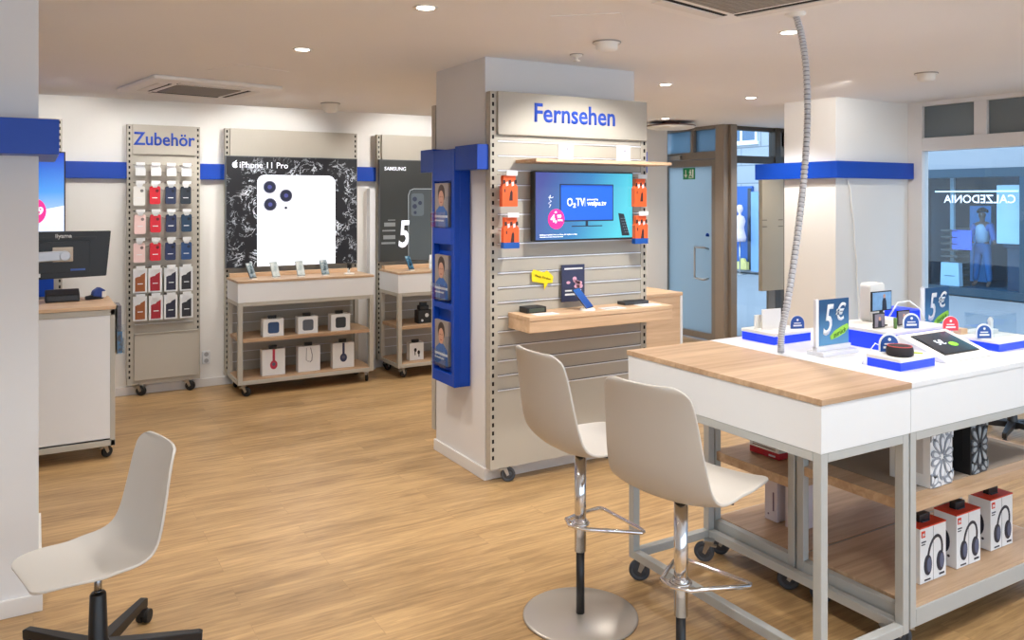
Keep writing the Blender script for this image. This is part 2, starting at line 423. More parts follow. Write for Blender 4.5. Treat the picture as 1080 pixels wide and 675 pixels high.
# entrance: glazed door in a bronze aluminium frame on x = 7.15, returning along y = 7.15
DX = 7.12
w = B()
bars(w, [(DX-.05, DX+.05, 8.13, 8.30, 0, CZ), (DX-.05, DX+.05, 7.15, 8.2, 2.23, 2.32), (DX-.05, DX+.05, 7.15, 8.2, 2.59, CZ), (DX-.05, DX+.05, 7.55, 7.60, 2.3, CZ)])
fr = struct('trim_6', w, ALU, bev=0.004)
w = B(); w.box(DX-.06, DX+.10, 7.02, 7.16, 0, CZ); w.box(DX+.02, DX+.12, 6.98, 7.10, 0, CZ); struct('trim_7', w, M('bronze_aluminium_light', (150, 138, 126), 0.4, metal=0.3, var=0.03), bev=0.005)
TG = frosted('transom_film', (168, 186, 196), 0.5)
g = B(); g.box(DX, DX+.012, 7.16, 7.55, 2.32, 2.59); g.box(DX, DX+.012, 7.6, 8.13, 2.32, 2.59); t = struct('window_3', g, TG)
d = B()
bars(d, [(DX-.035, DX+.03, 7.17, 7.25, 0.02, 2.225), (DX-.035, DX+.03, 8.05, 8.125, 0.02, 2.225), (DX-.035, DX+.03, 7.25, 8.05, 2.14, 2.225), (DX-.035, DX+.03, 7.25, 8.05, 0.02, 0.10)])
door = struct('door_1', d, ALU, bev=0.004)
g = B(); g.box(DX-.006, DX+.006, 7.25, 8.05, 0.10, 2.14); obj('pane', g, frosted('door_film', (222, 228, 228), 0.3), door)
h = B(); h.tube([(DX-.035, 7.30, 1.13), (DX-.10, 7.30, 1.15), (DX-.11, 7.33, 1.15)] + [(DX-.11, 7.34+.12, 1.15)] + [(DX-.11, 7.46, 1.15-.02*i) for i in range(1, 20)] + [(DX-.11, 7.34, .76), (DX-.10, 7.30, .76), (DX-.035, 7.30, .77)], 0.013, 10)
obj('door_handle', h, STEEL, door)
e = B(); e.box(DX-.05, DX-.036, 8.02, 8.07, 2.16, 2.2); e.box(DX-.09, DX-.035, 7.75, 8.07, 2.235, 2.285); e.box(DX-.05, DX-.036, 8.06, 8.10, 1.65, 1.72); obj('door_closer', e, STEEL, door, bev=0.003)
# window return beside the door (looks up the street)
w = B()
bars(w, [(7.25, 8.2, 7.11, 7.19, 2.18, 2.27), (7.25, 8.2, 7.11, 7.19, 2.58, CZ), (8.02, 8.12, 7.09, 7.20, 0, CZ), (8.2, 8.3, 7.09, 7.20, 0, CZ), (7.25, 8.2, 7.11, 7.19, 0, .06)])
w2 = struct('window_2', w, M('dark_bronze', (92, 86, 80), 0.4, metal=0.3), bev=0.004)
g = B(); g.box(7.25, 8.02, 7.145, 7.157, .06, 2.18); g.box(7.25, 8.02, 7.145, 7.157, 2.27, 2.58); obj('pane', g, GLASS, w2)
g = B(); g.box(8.245, 8.257, 5.42, 7.1, .3, 2.4); struct('window_4', g, GLASS)

# ------------------------------------------------------------------ castors
def caster_mesh(dark=True, r=0.038):
    f = B()
    f.box(-.024, .024, -.024, .024, .088, .096)
    f.cyl((0, 0, .078), (0, 0, .09), .016)
    f.prism([(-.014, .084), (.016, .084), (.03, r), (.016, r-.008)], -.017, -.013, 'xz')
    f.prism([(-.014, .084), (.016, .084), (.03, r), (.016, r-.008)], .013, .017, 'xz')
    f.box(-.016, .016, -.017, .017, .078, .084)
    f.box(-.034, -.008, -.01, .01, .066, .074)
    w = B()
    w.lathe([(0, -.011), (r*.55, -.011), (r*.6, -.008), (r*.62, -.011), (r*.93, -.011), (r, -.006), (r, .006), (r*.93, .011), (r*.62, .011), (r*.6, .008), (r*.55, .011), (0, .011)], 24)
    bmesh.ops.rotate(w.bm, verts=w.bm.verts, cent=(0, 0, 0), matrix=Matrix.Rotation(R(90), 3, 'X'))
    bmesh.ops.translate(w.bm, verts=w.bm.verts, vec=(.024, 0, r))
    return f, w
_f, _w = caster_mesh()
_cf = obj('caster', _f, STEEL); _cw = obj('wheel', _w, RUBBERB, _cf)
CF, CW = _cf.data, _cw.data
bpy.data.objects.remove(_cw); bpy.data.objects.remove(_cf)
_f, _w = caster_mesh(r=.048)
for _v in _f.bm.verts:
    if _v.co.z > .062: _v.co.z += .012
_cf = obj('caster', _f, STEEL); _cw = obj('wheel', _w, RUBBER, _cf)
CF2, CW2 = _cf.data, _cw.data
bpy.data.objects.remove(_cw); bpy.data.objects.remove(_cf)
def caster(parent, x, y, rz, blue=False, sc=1.0):
    o = bpy.data.objects.new('caster', CF2 if blue else CF); COL.objects.link(o); o.parent = parent; o.location = (x, y, 0); o.rotation_euler = (0, 0, rz); o.scale = (sc, sc, sc)
    q = bpy.data.objects.new('wheel', CW2 if blue else CW); COL.objects.link(q); q.parent = o
    return o

# ------------------------------------------------------------------ slotted display boards
def board(name, label, W, loc, header=True, slats_header=False, slats=False, foot=True, grid=False, lower=False, zb=0.10):
    """board of width W, local x 0..W, front at y=0, back at y=.05"""
    t = thing(name, label, 'display board', loc)
    H = 2.40
    p = B(); p.box(.05, W-.05, .004, .03, zb, H-.005)
    if slats:
        pass
    obj('back_panel', p, BEIGE, t)
    for x0 in (0, W-.05):
        u = B(); u.box(x0, x0+.05, 0, .055, zb, H)
        xc = x0 + (.018 if x0 == 0 else .032)
        z = zb + .06
        while z < H - .03:
            u.box(xc-.007, xc+.007, -.0012, .002, z, z+.024, 1); z += .05
        obj('upright', u, [BEIGE, DARK], t)
    if header:
        s = B(); xr = W-.012 if slats_header else W-.042; s.box(.042, xr, -.022, 0, H-.255, H-.0)
        s.box(.042, xr, -.026, 0, H-.262, H-.255)
        obj('header_sign', s, BEIGE, t, bev=0.002)
    return t

# --- accessories board
zb = board('display_board', 'narrow beige slotted board headed Zubehör, hung with phone cases, on the back wall', 0.605, (0.71, 7.85, 0))
lettering('lettering', 'Zubehör', zb, INK, w=.51, h=.112, loc=(.303, -.0225, 2.222), bold=.019)
p = B(); p.box(.055, .595, -.012, 0, .14, .545); p.box(.055, .59, -.02, 0, .545, .556); obj('lower_panel', p, BEIGE, zb, bev=0.002)
for z in (.63, ):
    p = B(); p.box(.06, .545, -.006, 0, z, z+.006); obj('price_rail', p, WHITE, zb)
colx = [.097, .222, .348, .478]
rowz = [2.035, 1.875, 1.625, 1.375, 1.13, .885]   # top of what hangs in each row
def hook(x, z):
    h = B(); h.tube([(x-.03, 0, z+.012), (x-.03, -.10, z+.012)], .0022, 6); h.tube([(x+.03, 0, z+.012), (x+.03, -.10, z+.012)], .0022, 6)
    h.tube([(x-.05, -.004, z+.012), (x+.06, -.004, z+.012)], .003, 6); h.tube([(x-.05, -.004, z-.05), (x+.075, -.004, z-.05)], .002, 6)
    o = obj('hook', h, CHROME, zb)
    q = B(); q.box(x-.036, x+.036, -.104, -.10, z+.002, z+.028); obj('price_tag', q, WHITE, o)
for z in rowz:
    for x in colx: hook(x, z)
ccol = [[None]*4,
        [(226, 224, 220), (200, 30, 45), (38, 48, 78), (38, 46, 56)],
        [(232, 200, 196), (205, 30, 48), (40, 50, 84), (30, 60, 88)],
        [(234, 202, 198), (214, 34, 52), (36, 48, 88), (36, 72, 122)],
        [(150, 82, 34), (160, 22, 40), (34, 34, 58), (40, 38, 44)],
        [(150, 82, 34), (156, 20, 36), (32, 32, 54), (38, 36, 42)]]
cnam = [['white']*4, ['white', 'red', 'navy', 'charcoal'], ['pale pink', 'red', 'navy', 'teal'], ['pale pink', 'red', 'navy', 'blue'],
        ['tan brown', 'dark red', 'dark navy', 'black'], ['tan brown', 'dark red', 'dark navy', 'black']]
rown = ['top row', 'second row', 'third row', 'fourth row', 'fifth row', 'bottom row']
posn = ['leftmost', 'second from left', 'third from left', 'rightmost']
for r, z in enumerate(rowz):
    for c, x in enumerate(colx):
        n = cnam[r][c]; jx = random.uniform(-.004, .004)
        L0 = (0.71 + x + jx, 7.85 - .055, z)
        if r == 0:
            t = thing('cable_package', f'small white accessory package in the top row of the case board, {posn[c]}', 'accessory package', L0, random.uniform(-.1, .1), 'packages on the accessories board')
            q = B(); q.prism([(-.042, 0), (.034, 0), (.046, -.03), (.046, -.088), (-.036, -.088), (-.036, -.03)], -.02, .012); obj('box', q, WHITE, t, bev=0.002)
            q = B(); q.box(-.018, .018, -.003, 0, -.004, .03); obj('hang_tab', q, WHITE, t)
        elif r < 4:
            k = 'phone case' if n != 'white' else 'phone case'
            t = thing('phone_case', f'{n} {k} in the {rown[r]} of the case board, {posn[c]}', 'phone case', L0, random.uniform(-.12, .12), 'packages on the accessories board')
            cm = M('case_%d_%d_%d' % ccol[r][c], ccol[r][c], .45)
            q = B(); hh = .178 if c else .190; q.prism(rrect(-.044 if c else -.05, .044, -hh, -.02, .014), -.012, .012); q.prism(ell(.018, -.06, .014, n=14), -.0135, -.012, m=1)
            obj('case', q, [cm, M('case_dark_'+n, tuple(int(v*.55) for v in ccol[r][c]), .4)], t, bev=0.002)
            q = B(); q.prism([(-.03, .012), (.03, .012), (.03, -.0), (.016, -.03), (-.016, -.03), (-.03, 0)], -.016, -.012); obj('hang_tab', q, WHITE, t)
            q = B(); q.box(-.024, .02, -.0132, -.012, -.125, -.118); obj('lettering', q, WHITE, t)
        else:
            t = thing('phone_case', f'boxed {n} phone case in the {rown[r]} of the case board, {posn[c]}', 'phone case', L0, random.uniform(-.05, .05), 'packages on the accessories board')
            q = B(); q.box(-.056, .056, -.014, .014, -.212, .0); obj('box', q, WHITE, t, bev=0.002)
            cm = M('case_%d_%d_%d' % ccol[r][c], ccol[r][c], .45)
            q = B(); q.prism([(-.040, -.198), (.040, -.198), (.040, -.035), (.005, -.055), (-.040, -.08)], -.0165, -.014); obj('case', q, cm, t)
            q = B(); q.prism([(-.02, .025), (.02, .025), (.018, 0), (.012, -.04), (.0, -.065), (-.018, -.07), (-.032, -.055), (-.03, -.035), (-.018, 0)], -.018, -.014); obj('hang_tab', q, WHITE, t)
            q = B(); q.box(-.02, .022, -.0178, -.0165, -.135, -.128); obj('lettering', q, WHITE, t)

# --- poster boards on the back wall
for x in (.09, .5): caster(zb, x, .03, -.5, sc=1.15)
ib = board('display_board', 'wide beige slotted board carrying the white phone poster on the back wall', 1.28, (1.535, 7.85, 0))
sb = board('display_board', 'beige slotted board carrying the black poster with number five behind the middle pillar', 1.28, (3.03, 7.85, 0))
for t in (ib, sb):
    for x in (.09, 1.18): caster(t, x, .03, -.5, sc=1.1)
    for k in range(10):
        z = .22 + k*.09
        q = B(); q.box(.05, 1.23, -.001, .004, z, z+.006); obj('groove', q, GROOVE, t)

ps = thing('light_poster', 'backlit black poster with a huge white phone in splashing water', 'poster', (1.53, 7.80, 0))
q = B(); q.box(0, 1.27, 0, .045, 1.098, 2.145); obj('frame', q, M('poster_frame', (90, 92, 96), .4), ps, bev=0.003)
q = B(); q.box(.008, 1.262, -.004, 0, 1.106, 2.137); obj('print', q, splash_mat('splash_print', .655, 1.50, .37, .46), ps)
PH = M('lit_white_print', (240, 242, 248), .5, var=.01, emit=(235, 240, 255), estr=.62)
pts = [(.285, 1.106), (1.04, 1.106)] + [(1.04-.07+.07*math.cos(R(a)), 1.97-.07+.07*math.sin(R(a))) for a in range(0, 91, 15)] + [(.285+.07+.07*math.cos(R(a)), 1.97-.07+.07*math.sin(R(a))) for a in range(90, 181, 15)]
q = B(); q.prism(pts, -.008, -.004); ph = obj('printed_phone', q, PH, ps)
LENS = M('lens_print', (40, 44, 64), .3, emit=(40, 44, 64), estr=.3); LENS2 = M('lens_print_core', (72, 76, 140), .3, emit=(80, 84, 150), estr=.4); LENSR = M('lens_print_ring', (150, 154, 170), .3)
for cx, cz in ((.40, 1.855), (.405, 1.69), (.555, 1.775)):
    q = B(); q.prism(ell(cx, cz, .063), -.010, -.008, m=2); q.prism(ell(cx, cz, .054), -.012, -.010); q.prism(ell(cx, cz, .02), -.014, -.012, m=1); obj('lens', q, [LENS, LENS2, LENSR], ph)
q = B(); q.prism(ell(.553, 1.658, .014), -.012, -.008); obj('flash', q, LENS, ph)
lettering('lettering', 'iPhone 11 Pro', ps, PH, w=.45, loc=(.125, -.005, 2.035), bold=.006, align='LEFT')
q = B(); q.prism(ell(.085, 2.06, .026, .028)[:0] + [(.085+.027*math.cos(R(a))*(1 if not(-35 < a < 35) else .62), 2.06+.028*math.sin(R(a))) for a in range(-180, 180, 12)], -.008, -.004)
q.prism([(.084, 2.088), (.094, 2.092), (.1, 2.104), (.09, 2.1)], -.008, -.004); obj('emblem', q, PH, ps)

ps = thing('light_poster', 'black poster with a dark phone and glowing number five', 'poster', (3.035, 7.80, 0))
q = B(); q.box(0, 1.26, 0, .045, 1.098, 2.145); obj('frame', q, M('poster_frame', (90, 92, 96), .4), ps, bev=0.003)
q = B(); q.box(.008, 1.252, -.004, 0, 1.106, 2.137); obj('print', q, M('dark_print', (44, 46, 44), .5, var=.25, scale=1.5, emit=(44, 46, 44), estr=.25), ps)
lettering('lettering', 'SAMSUNG', ps, PH, w=.235, loc=(.17, -.005, 2.035), bold=.012)
q = B(); q.prism([(.315, 1.106), (.80, 1.106), (.80, 1.84)] + [(.315+.06+.06*math.cos(R(a)), 1.785+.06*math.sin(R(a))) for a in range(90, 181, 15)], -.008, -.004); 
ph = obj('printed_phone', q, M('grey_phone_print', (64, 70, 72), .4, var=.2, scale=2, emit=(64, 70, 72), estr=.25), ps)
q = B(); q.tube([(.315, -.009, 1.106), (.315, -.009, 1.78), (.333, -.009, 1.83), (.375, -.009, 1.847), (.80, -.009, 1.847)], .004, 6); obj('rim', q, M('rim_print', (160, 168, 174), .3, emit=(160, 168, 174), estr=.3), ph)
q = B(); q.prism(rrect(.345, .49, 1.565, 1.80, .03), -.010, -.008); obj('camera_island', q, M('island_print', (96, 104, 110), .3), ph)
q = B()
for cx, cz, r_ in ((.385, 1.74, .025), (.385, 1.665, .025), (.445, 1.70, .022), (.39, 1.60, .017)): q.prism(ell(cx, cz, r_), -.012, -.010)
obj('lens', q, LENS, ph)
lettering('numeral', '5', ps, PH, h=.27, w=.12, loc=(.265, -.011, 1.25), bold=.02, shear=.12)
q = B()
for k, (z0, z1, x0) in enumerate(((1.28, 1.30, .02), (1.33, 1.37, .04), (1.41, 1.425, .03), (1.46, 1.50, .05), (1.52, 1.53, .09))): q.box(x0, .17, -.0085, -.004, z0, z1)
obj('streaks', q, M('streak_print', (120, 124, 124), .5, emit=(120, 124, 124), estr=.3), ps)

# ------------------------------------------------------------------ display trolleys (generic frame)
def trolley(name, label, x0, x1, y0, y1, top, skirt, shelves, leg=.045, botz=(.105, .14), cz=(), woodm=OAK, frame=GREYF, group=None, cat='display trolley', castr=True, skm=None):
    cx, cy = (x0+x1)/2, (y0+y1)/2
    t = thing(name, label, cat, (cx, cy, 0), group=group)
    hx, hy = (x1-x0)/2, (y1-y0)/2
    q = B(); q.box(-hx, hx, -hy, hy, top-.02, top); obj('top', q, woodm, t, bev=0.002)
    q = B(); q.box(-hx+.003, hx-.003, -hy+.003, hy-.003, skirt, top-.02); obj('apron', q, skm or WHITE, t, bev=0.002)
    for sx in (-1, 1):
        for sy in (-1, 1):
            xa, xb = sorted((sx*(hx-.004), sx*(hx-leg))); ya, yb = sorted((sy*(hy-.004), sy*(hy-leg)))
            q = B(); q.box(xa, xb, ya, yb, botz[0], skirt); obj('leg', q, frame, t, bev=0.003)
    for sy in (-1, 1):
        ya, yb = sorted((sy*(hy-.004), sy*(hy-leg)))
        for za, zb_ in ((botz[0], botz[1]), (skirt-leg*.75, skirt)):
            q = B(); q.box(-hx+leg, hx-leg, ya, yb, za, zb_); obj('rail', q, frame, t, bev=0.002)
    for sx in (-1, 1):
        xa, xb = sorted((sx*(hx-.004), sx*(hx-leg)))
        for za, zb_ in ((botz[0], botz[1]), (skirt-leg*.75, skirt)):
            q = B(); q.box(xa, xb, -hy+leg, hy-leg, za, zb_); obj('rail', q, frame, t, bev=0.002)
    for (za, zb_, inset) in shelves:
        q = B(); q.box(-hx+inset, hx-inset, -hy+.012, hy-.012, za, zb_); obj('shelf', q, SHELFW, t, bev=0.002)
    if castr:
        for sx in (-1, 1):
            for sy in (-1, 1): caster(t, sx*(hx-.06), sy*(hy-.05), random.choice((.5, 1.1, -.6)) + (PI if sx < 0 else 0) * 0, sc=1.08)
    return t
trolley('display_trolley', 'white topped display trolley with shelves of boxed gadgets below the phone poster', 1.54, 2.80, 7.33, 7.80, 1.02, .83, [(.475, .505, .02), (.13, .148, .02)])
trolley('display_trolley', 'white topped display trolley in front of the number five poster, partly behind the pillar', 3.03, 4.28, 7.30, 7.80, 1.03, .83, [(.475, .505, .02), (.13, .148, .02)])
for t_ in ():
    pass
q = B(); q.box(3.06, 3.65, 7.72, 7.80, 1.03, 1.065); obj_ = obj('ledge', q, OAKP, None, bev=0.002); tag(obj_, 'low pale wooden ledge under the black number five poster', 'ledge')
q = B(); q.box(1.56, 2.78, 7.745, 7.795, 1.02, 1.055); obj_ = obj('ledge', q, OAKP, None, bev=0.002); tag(obj_, 'low pale wooden ledge under the white phone poster', 'ledge')

# demo phones on the trolleys
def demo_phone(loc, rz, label, col, screen):
    t = thing('demo_phone', label, 'phone', loc, rz, 'demo phones on the wall trolleys')
    q = B(); q.prism([(-.03, 0), (.03, 0), (.03, .006), (-.03, .006)], -.03, .04); q.prism([(.0, .004), (.035, .004), (.02, .05), (.012, .05)], -.008, .008, 'yz'); obj('stand', q, PLASTW, t, bev=0.002)
    q = B(); mt = Matrix.Translation((0, -.012, .012)) @ Matrix.Rotation(R(-28), 4, 'X')
    q.box(-.038, .038, -.004, .004, 0, .15, 0, mt); o = obj('phone', q, M('phone_body_'+col[0], col[1], .3), t, bev=0.003)
    q = B(); q.box(-.034, .034, -.0055, -.004, .006, .144, 0, mt); obj('screen', q, screen, o)
    return t
S1 = photo_print('screen_grey', [(70, 86, 96), (140, 156, 162), (200, 208, 210)], 25, .15)
S2 = photo_print('screen_pale', [(170, 184, 186), (200, 208, 206), (220, 222, 220)], 20, .15)
S3 = photo_print('screen_blue', [(16, 30, 46), (40, 90, 120), (120, 160, 180)], 25, .15)
tt = 1.02
for x, rz, n, c, s in ((1.70, .5, 'dark tilted demo phone, leftmost under the white phone poster', ('dark', (60, 66, 72)), S1),
                       (1.91, .2, 'grey demo phone on stand, second from left under the white phone poster', ('grey', (150, 160, 160)), S2),
                       (2.14, .1, 'pale demo phone in the middle of the five under the white phone poster', ('grey', (150, 160, 160)), S2),
                       (2.37, .1, 'blue grey demo phone, fourth from left under the white phone poster', ('slate', (110, 130, 140)), S1)):
    demo_phone((x, 7.48, tt), rz, n, c, s)
t = thing('demo_watch', 'small dark demo watch on a white stand, rightmost under the white phone poster', 'watch', (2.61, 7.50, tt), 0, 'demo phones on the wall trolleys')
q = B(); q.cyl((0, 0, 0), (0, 0, .012), .05); q.cyl((0, .01, .01), (0, .01, .07), .012); obj('stand', q, PLASTW, t)
q = B(); q.box(-.02, .02, -.016, -.004, .06, .10); q.tube([(0, .01 + .03*math.cos(a*PI/8), .08 + .035*math.sin(a*PI/8)) for a in range(16)], .007, 6, closed=True); obj('watch', q, BLACK, t, bev=0.003)
demo_phone((3.23, 7.45, 1.03), .4, 'dark blue demo phone on stand under the number five poster, left one', ('dark', (60, 66, 72)), S3)
demo_phone((3.47, 7.45, 1.03), -.5, 'white demo phone leaning on stand under the number five poster, right one', ('white', (225, 225, 225)), S2)

# boxed gadgets on the wall trolleys
def security_tag(x, y, z, parent):
    q = B(); q.box(x-.036, x+.036, y-.014, y+.014, z, z+.03); q.box(x-.028, x+.028, y-.02, y+.02, z-.004, z+.004); return obj('security_tag', q, BLACK, parent, bev=0.003)
for k, (x, cname, cc) in enumerate(((1.865, 'blue', (50, 78, 120)), (2.18, 'grey', (84, 92, 104)), (2.49, 'black', (52, 56, 62)))):
    t = thing('speaker_box', f'small white box with a {cname} square gadget printed on its front, middle trolley shelf', 'boxed gadget', (x, 7.44, .505), 0, 'boxed square gadgets on the trolley shelf')
    q = B(); q.box(-.092, .092, -.05, .05, 0, .155); obj('box', q, WHITE, t, bev=0.002)
    q = B(); q.prism(rrect(-.05, .05, .028, .128, .02), -.0515, -.05); obj('print', q, M('gadget_'+cname, cc, .5, var=.15, scale=60), t)
    security_tag(0, 0, .155, t)
for k, (x, cname, cc, rz) in enumerate(((1.875, 'red', (190, 50, 80), 0), (2.20, 'white', (215, 215, 218), 0), (2.53, 'dark blue', (50, 56, 90), -.06))):
    t = thing('headphone_box', f'square white box with {cname} wearable print on the lowest shelf under the phone poster', 'boxed gadget', (x, 7.46, .148), rz, 'boxed wearables on the lowest trolley shelf')
    q = B(); q.box(-.103, .103, -.04, .04, 0, .235); obj('box', q, WHITE, t, bev=0.002)
    q = B(); m_ = M('wear_'+cname, cc, .5)
    if k != 1:
        q.prism(ell(0, .095, .033, .04), -.0415, -.04); q.box(-.011, .011, -.0415, -.04, .13, .235); q.prism(ell(0, .1, .016), -.0425, -.0415, m=1)
    else:
        q.tube([(-.025, -.041, .22), (-.028, -.041, .11), (-.01, -.041, .09), (.0, -.041, .1)], .002, 6, m=1); q.tube([(.012, -.041, .22), (.028, -.041, .15), (.024, -.041, .10), (.005, -.041, .085)], .003, 6, m=1)
    obj('print', q, [m_, M('wear_core', (90, 90, 110), .4)], t)
    security_tag(0, 0, .235, t)
t = thing('action_camera_box', 'black boxed gadget with dark tag on the upper shelf below the number five poster', 'boxed gadget', (3.36, 7.45, .505))
q = B(); q.box(-.07, .07, -.05, .05, 0, .13); q.prism(rrect(-.05, .05, .13, .175, .01), -.035, .035); obj('box', q, BLACK, t, bev=0.004)
q = B(); q.prism(ell(-.03, .03, .012), -.053, -.05); q.prism(ell(.02, .08, .02), -.053, -.05); obj('print', q, WHITE, t)
security_tag(.0, 0, .175, t)
t = thing('earphone_box', 'white boxed earphones with black print on the bottom shelf below the number five poster', 'boxed gadget', (3.27, 7.44, .148))
q = B(); q.box(-.075, .075, -.04, .04, 0, .17); obj('box', q, WHITE, t, bev=0.002)
q = B(); q.prism(ell(-.014, .10, .014, .02), -.0415, -.04); q.prism(ell(.022, .075, .014, .02), -.0415, -.04); q.box(-.022, -.012, -.0415, -.04, .05, .09); q.box(.02, .03, -.0415, -.04, .03, .07); obj('print', q, BLACK, t)
security_tag(0, 0, .17, t)

# wall socket between the boards
t = thing('wall_socket', 'double white wall socket low on the back wall between the boards', 'socket', (1.385, 7.95, .27))
q = B(); q.box(-.035, .035, -.014, 0, -.06, .06); obj('cover_plate', q, WHITE, t, bev=0.004)
q = B(); q.prism(ell(0, .03, .02, n=16), -.015, -.0139); q.prism(ell(0, -.03, .02, n=16), -.015, -.0139); obj('outlet', q, M('socket_grey', (170, 170, 172), .5), t)

# ------------------------------------------------------------------ desk at left, its monitor and things
t = thing('service_desk', 'white service desk trolley with wooden top beside the left pillar', 'desk', (-.12, 6.35, 0))
q = B(); q.box(-.6, .60, -.30, .32, 1.005, 1.03); obj('top', q, OAKP, t, bev=0.003)
q = B(); q.box(-.595, -.565, -.295, .31, .09, 1.005); q.box(.565, .595, -.295, .31, .09, 1.005); q.box(-.595, .595, -.295, -.27, .09, .13); q.box(-.595, .595, -.295, -.27, .965, 1.005); q.box(-.595, .595, .285, .31, .09, .13); obj('frame', q, GREYF, t, bev=0.003)
q = B(); q.box(-.565, .565, -.290, -.275, .13, .965); q.box(-.565, .565, .28, .295, .13, .965); q.box(.57, .585, -.27, .285, .13, 1.0); obj('panel', q, WHITE, t)
q = B(); q.box(-.57, .57, -.29, .30, .12, .14); obj('bottom_shelf', q, WHITE, t)
for sx in (-1, 1):
    for sy in (-1, 1): caster(t, sx*.53, sy*.24, .6)
t = thing('monitor', 'black computer monitor seen from behind on a silver arm', 'monitor', (-.02, 6.34, 1.03), R(4))
q = B(); mt = Matrix.Rotation(R(-3), 4, 'Y')
q.prism([(-.12, .165), (.465, .175), (.495, .49), (-.12, .495)], -.0, .03); obj('screen_housing', q, BLACK, t, bev=0.005)
q = B(); q.box(-.05, .36, -.022, 0, .21, .42); q.box(-.03, .40, -.004, 0, .435, .455); obj('back_cover', q, BLACK, t, bev=0.006)
lettering('lettering', 'iiyama', t, M('logo_silver', (190, 190, 190), .4), w=.10, loc=(.20, -.0045, .448), bold=.03)
q = B(); q.box(.13, .255, -.035, -.022, .285, .385); obj('mount_plate', q, M('beige_plate', (190, 176, 160), .4), t, bev=0.006)
q = B(); q.prism([(-.35, .275), (.16, .295), (.22, .30), (.225, .355), (.17, .362), (-.35, .345)], -.085, -.035); q.cyl((.20, -.09, .327), (.20, -.03, .327), .035, m=0); obj('arm', q, M('arm_silver', (186, 190, 198), .35, metal=.3), t, bev=0.008)
q = B(); q.cyl((-.42, -.06, 0), (-.42, -.06, .38), .022); q.box(-.50, -.34, -.12, .03, 0, .012); q.box(-.44, -.33, -.085, -.035, .275, .345); obj('arm_post', q, M('arm_silver', (186, 190, 198), .35), t)
q = B(); q.box(.015, .06, -.024, -.0225, .185, .21); obj('sticker', q, WHITE, t)
q = B(); q.box(.24, .33, -.0235, -.022, .222, .235); obj('port_label', q, M('label_blue', (60, 90, 160), .5), t)
t = thing('card_terminal', 'black wedge shaped terminal lying on the desk below the monitor', 'terminal', (.175, 6.46, 1.03), R(2))
q = B(); q.prism([(-.04, 0), (.05, 0), (.05, .075), (.03, .085), (-.04, .05)], -.105, .105, 'yz'); obj('housing', q, BLACK, t, bev=0.006)
q = B(); q.box(-.09, .09, -.041, -.038, .012, .04); obj('slot', q, M('slot_grey', (40, 40, 44), .3), t)
t = thing('hand_scanner', 'small blue and white hand scanner lying at the corner of the desk', 'scanner', (.385, 6.50, 1.03), R(20))
q = B(); q.prism([(-.07, 0), (.045, 0), (.055, .05), (.02, .075), (-.0, .035), (-.07, .025)], -.018, .018); obj('handle', q, BLACK, t, bev=0.006)
q = B(); q.prism([(-.03, .025), (.05, .005), (.06, .06), (.02, .085), (-.02, .06)], -.026, .026); obj('head', q, [M('scanner_blue', (40, 70, 150), .4)], t, bev=0.008)
q = B(); q.box(.03, .062, -.028, .028, .01, .055); obj('window', q, PLASTW, t, bev=0.005)
t = thing('brochure_holder', 'clear brochure holder hung on the right end of the white service desk', 'brochure holder', (.482, 5.95+.2, .70))
q = B(); q.box(.0, .006, -.11, .11, 0, .33); q.box(.0, .05, -.11, .11, 0, .006); q.box(.044, .05, -.11, .11, 0, .10); q.box(0, .05, -.113, -.11, 0, .2); q.box(0, .05, .11, .113, 0, .2); q.box(0, .05, -.11, .11, .15, .155); obj('holder', q, GLASSC, t)
q = B(); q.box(.008, .035, -.104, .104, .008, .15); tg = obj('leaflet_stack', q, photo_print('leaf_blue', [(20, 60, 110), (40, 120, 170), (60, 60, 70)], 14)); tg.location = (.482, 6.15, .70); tag(tg, 'blue leaflets in the lower pocket of the holder on the desk end', 'leaflets', 'leaflets on the desk end')
q = B(); q.box(.008, .03, -.104, .104, .16, .325); tg = obj('leaflet_stack', q, photo_print('leaf_grey', [(66, 62, 70), (100, 96, 104), (80, 70, 84)], 14)); tg.location = (.482, 6.15, .70); tag(tg, 'grey leaflets in the upper pocket of the holder on the desk end', 'leaflets', 'leaflets on the desk end')

# board with tall screen behind the desk
t = board('display_board', 'slotted board with blue lower panel behind the desk, mostly hidden by the left pillar', 1.25, (-1.045, 7.62, 0))
q = B(); q.box(.05, 1.19, -.02, 0, .95, 1.30); obj('blue_panel', q, BLUE, t, bev=0.002)
t = thing('wall_screen', 'tall wall screen with blue picture and pink price dot behind the desk', 'screen', (-.55, 7.50, 0))
q = B(); q.box(-.5, .775, .0, .05, 1.36, 2.125); obj('housing', q, BLACK, t, bev=0.004)
q = B(); q.box(-.49, .765, -.003, 0, 1.37, 2.115); sc_ = obj('screen', q, grad_screen('sky_picture', (205, 222, 244), (70, 150, 232), (0, 60, 190), (0, 0, 1), 1.5, 2.1, .95), t)
q = B(); q.prism([(-.49, 1.37), (.765, 1.37), (.765, 1.69), (.6, 1.655), (.3, 1.56), (-.49, 1.40)], -.006, -.003); obj('picture_field', q, M('screen_white', (200, 212, 236), .3, emit=(205, 216, 240), estr=.75), sc_)
q = B(); q.prism(ell(.565, 1.645, .075, .10), -.009, -.006); dot = obj('price_dot', q, M('pink_lit', (236, 40, 130), .4, emit=(236, 50, 140), estr=.6), sc_)
lettering('lettering', '9', t, PH, h=.06, loc=(.60, -.010, 1.62), bold=.03)

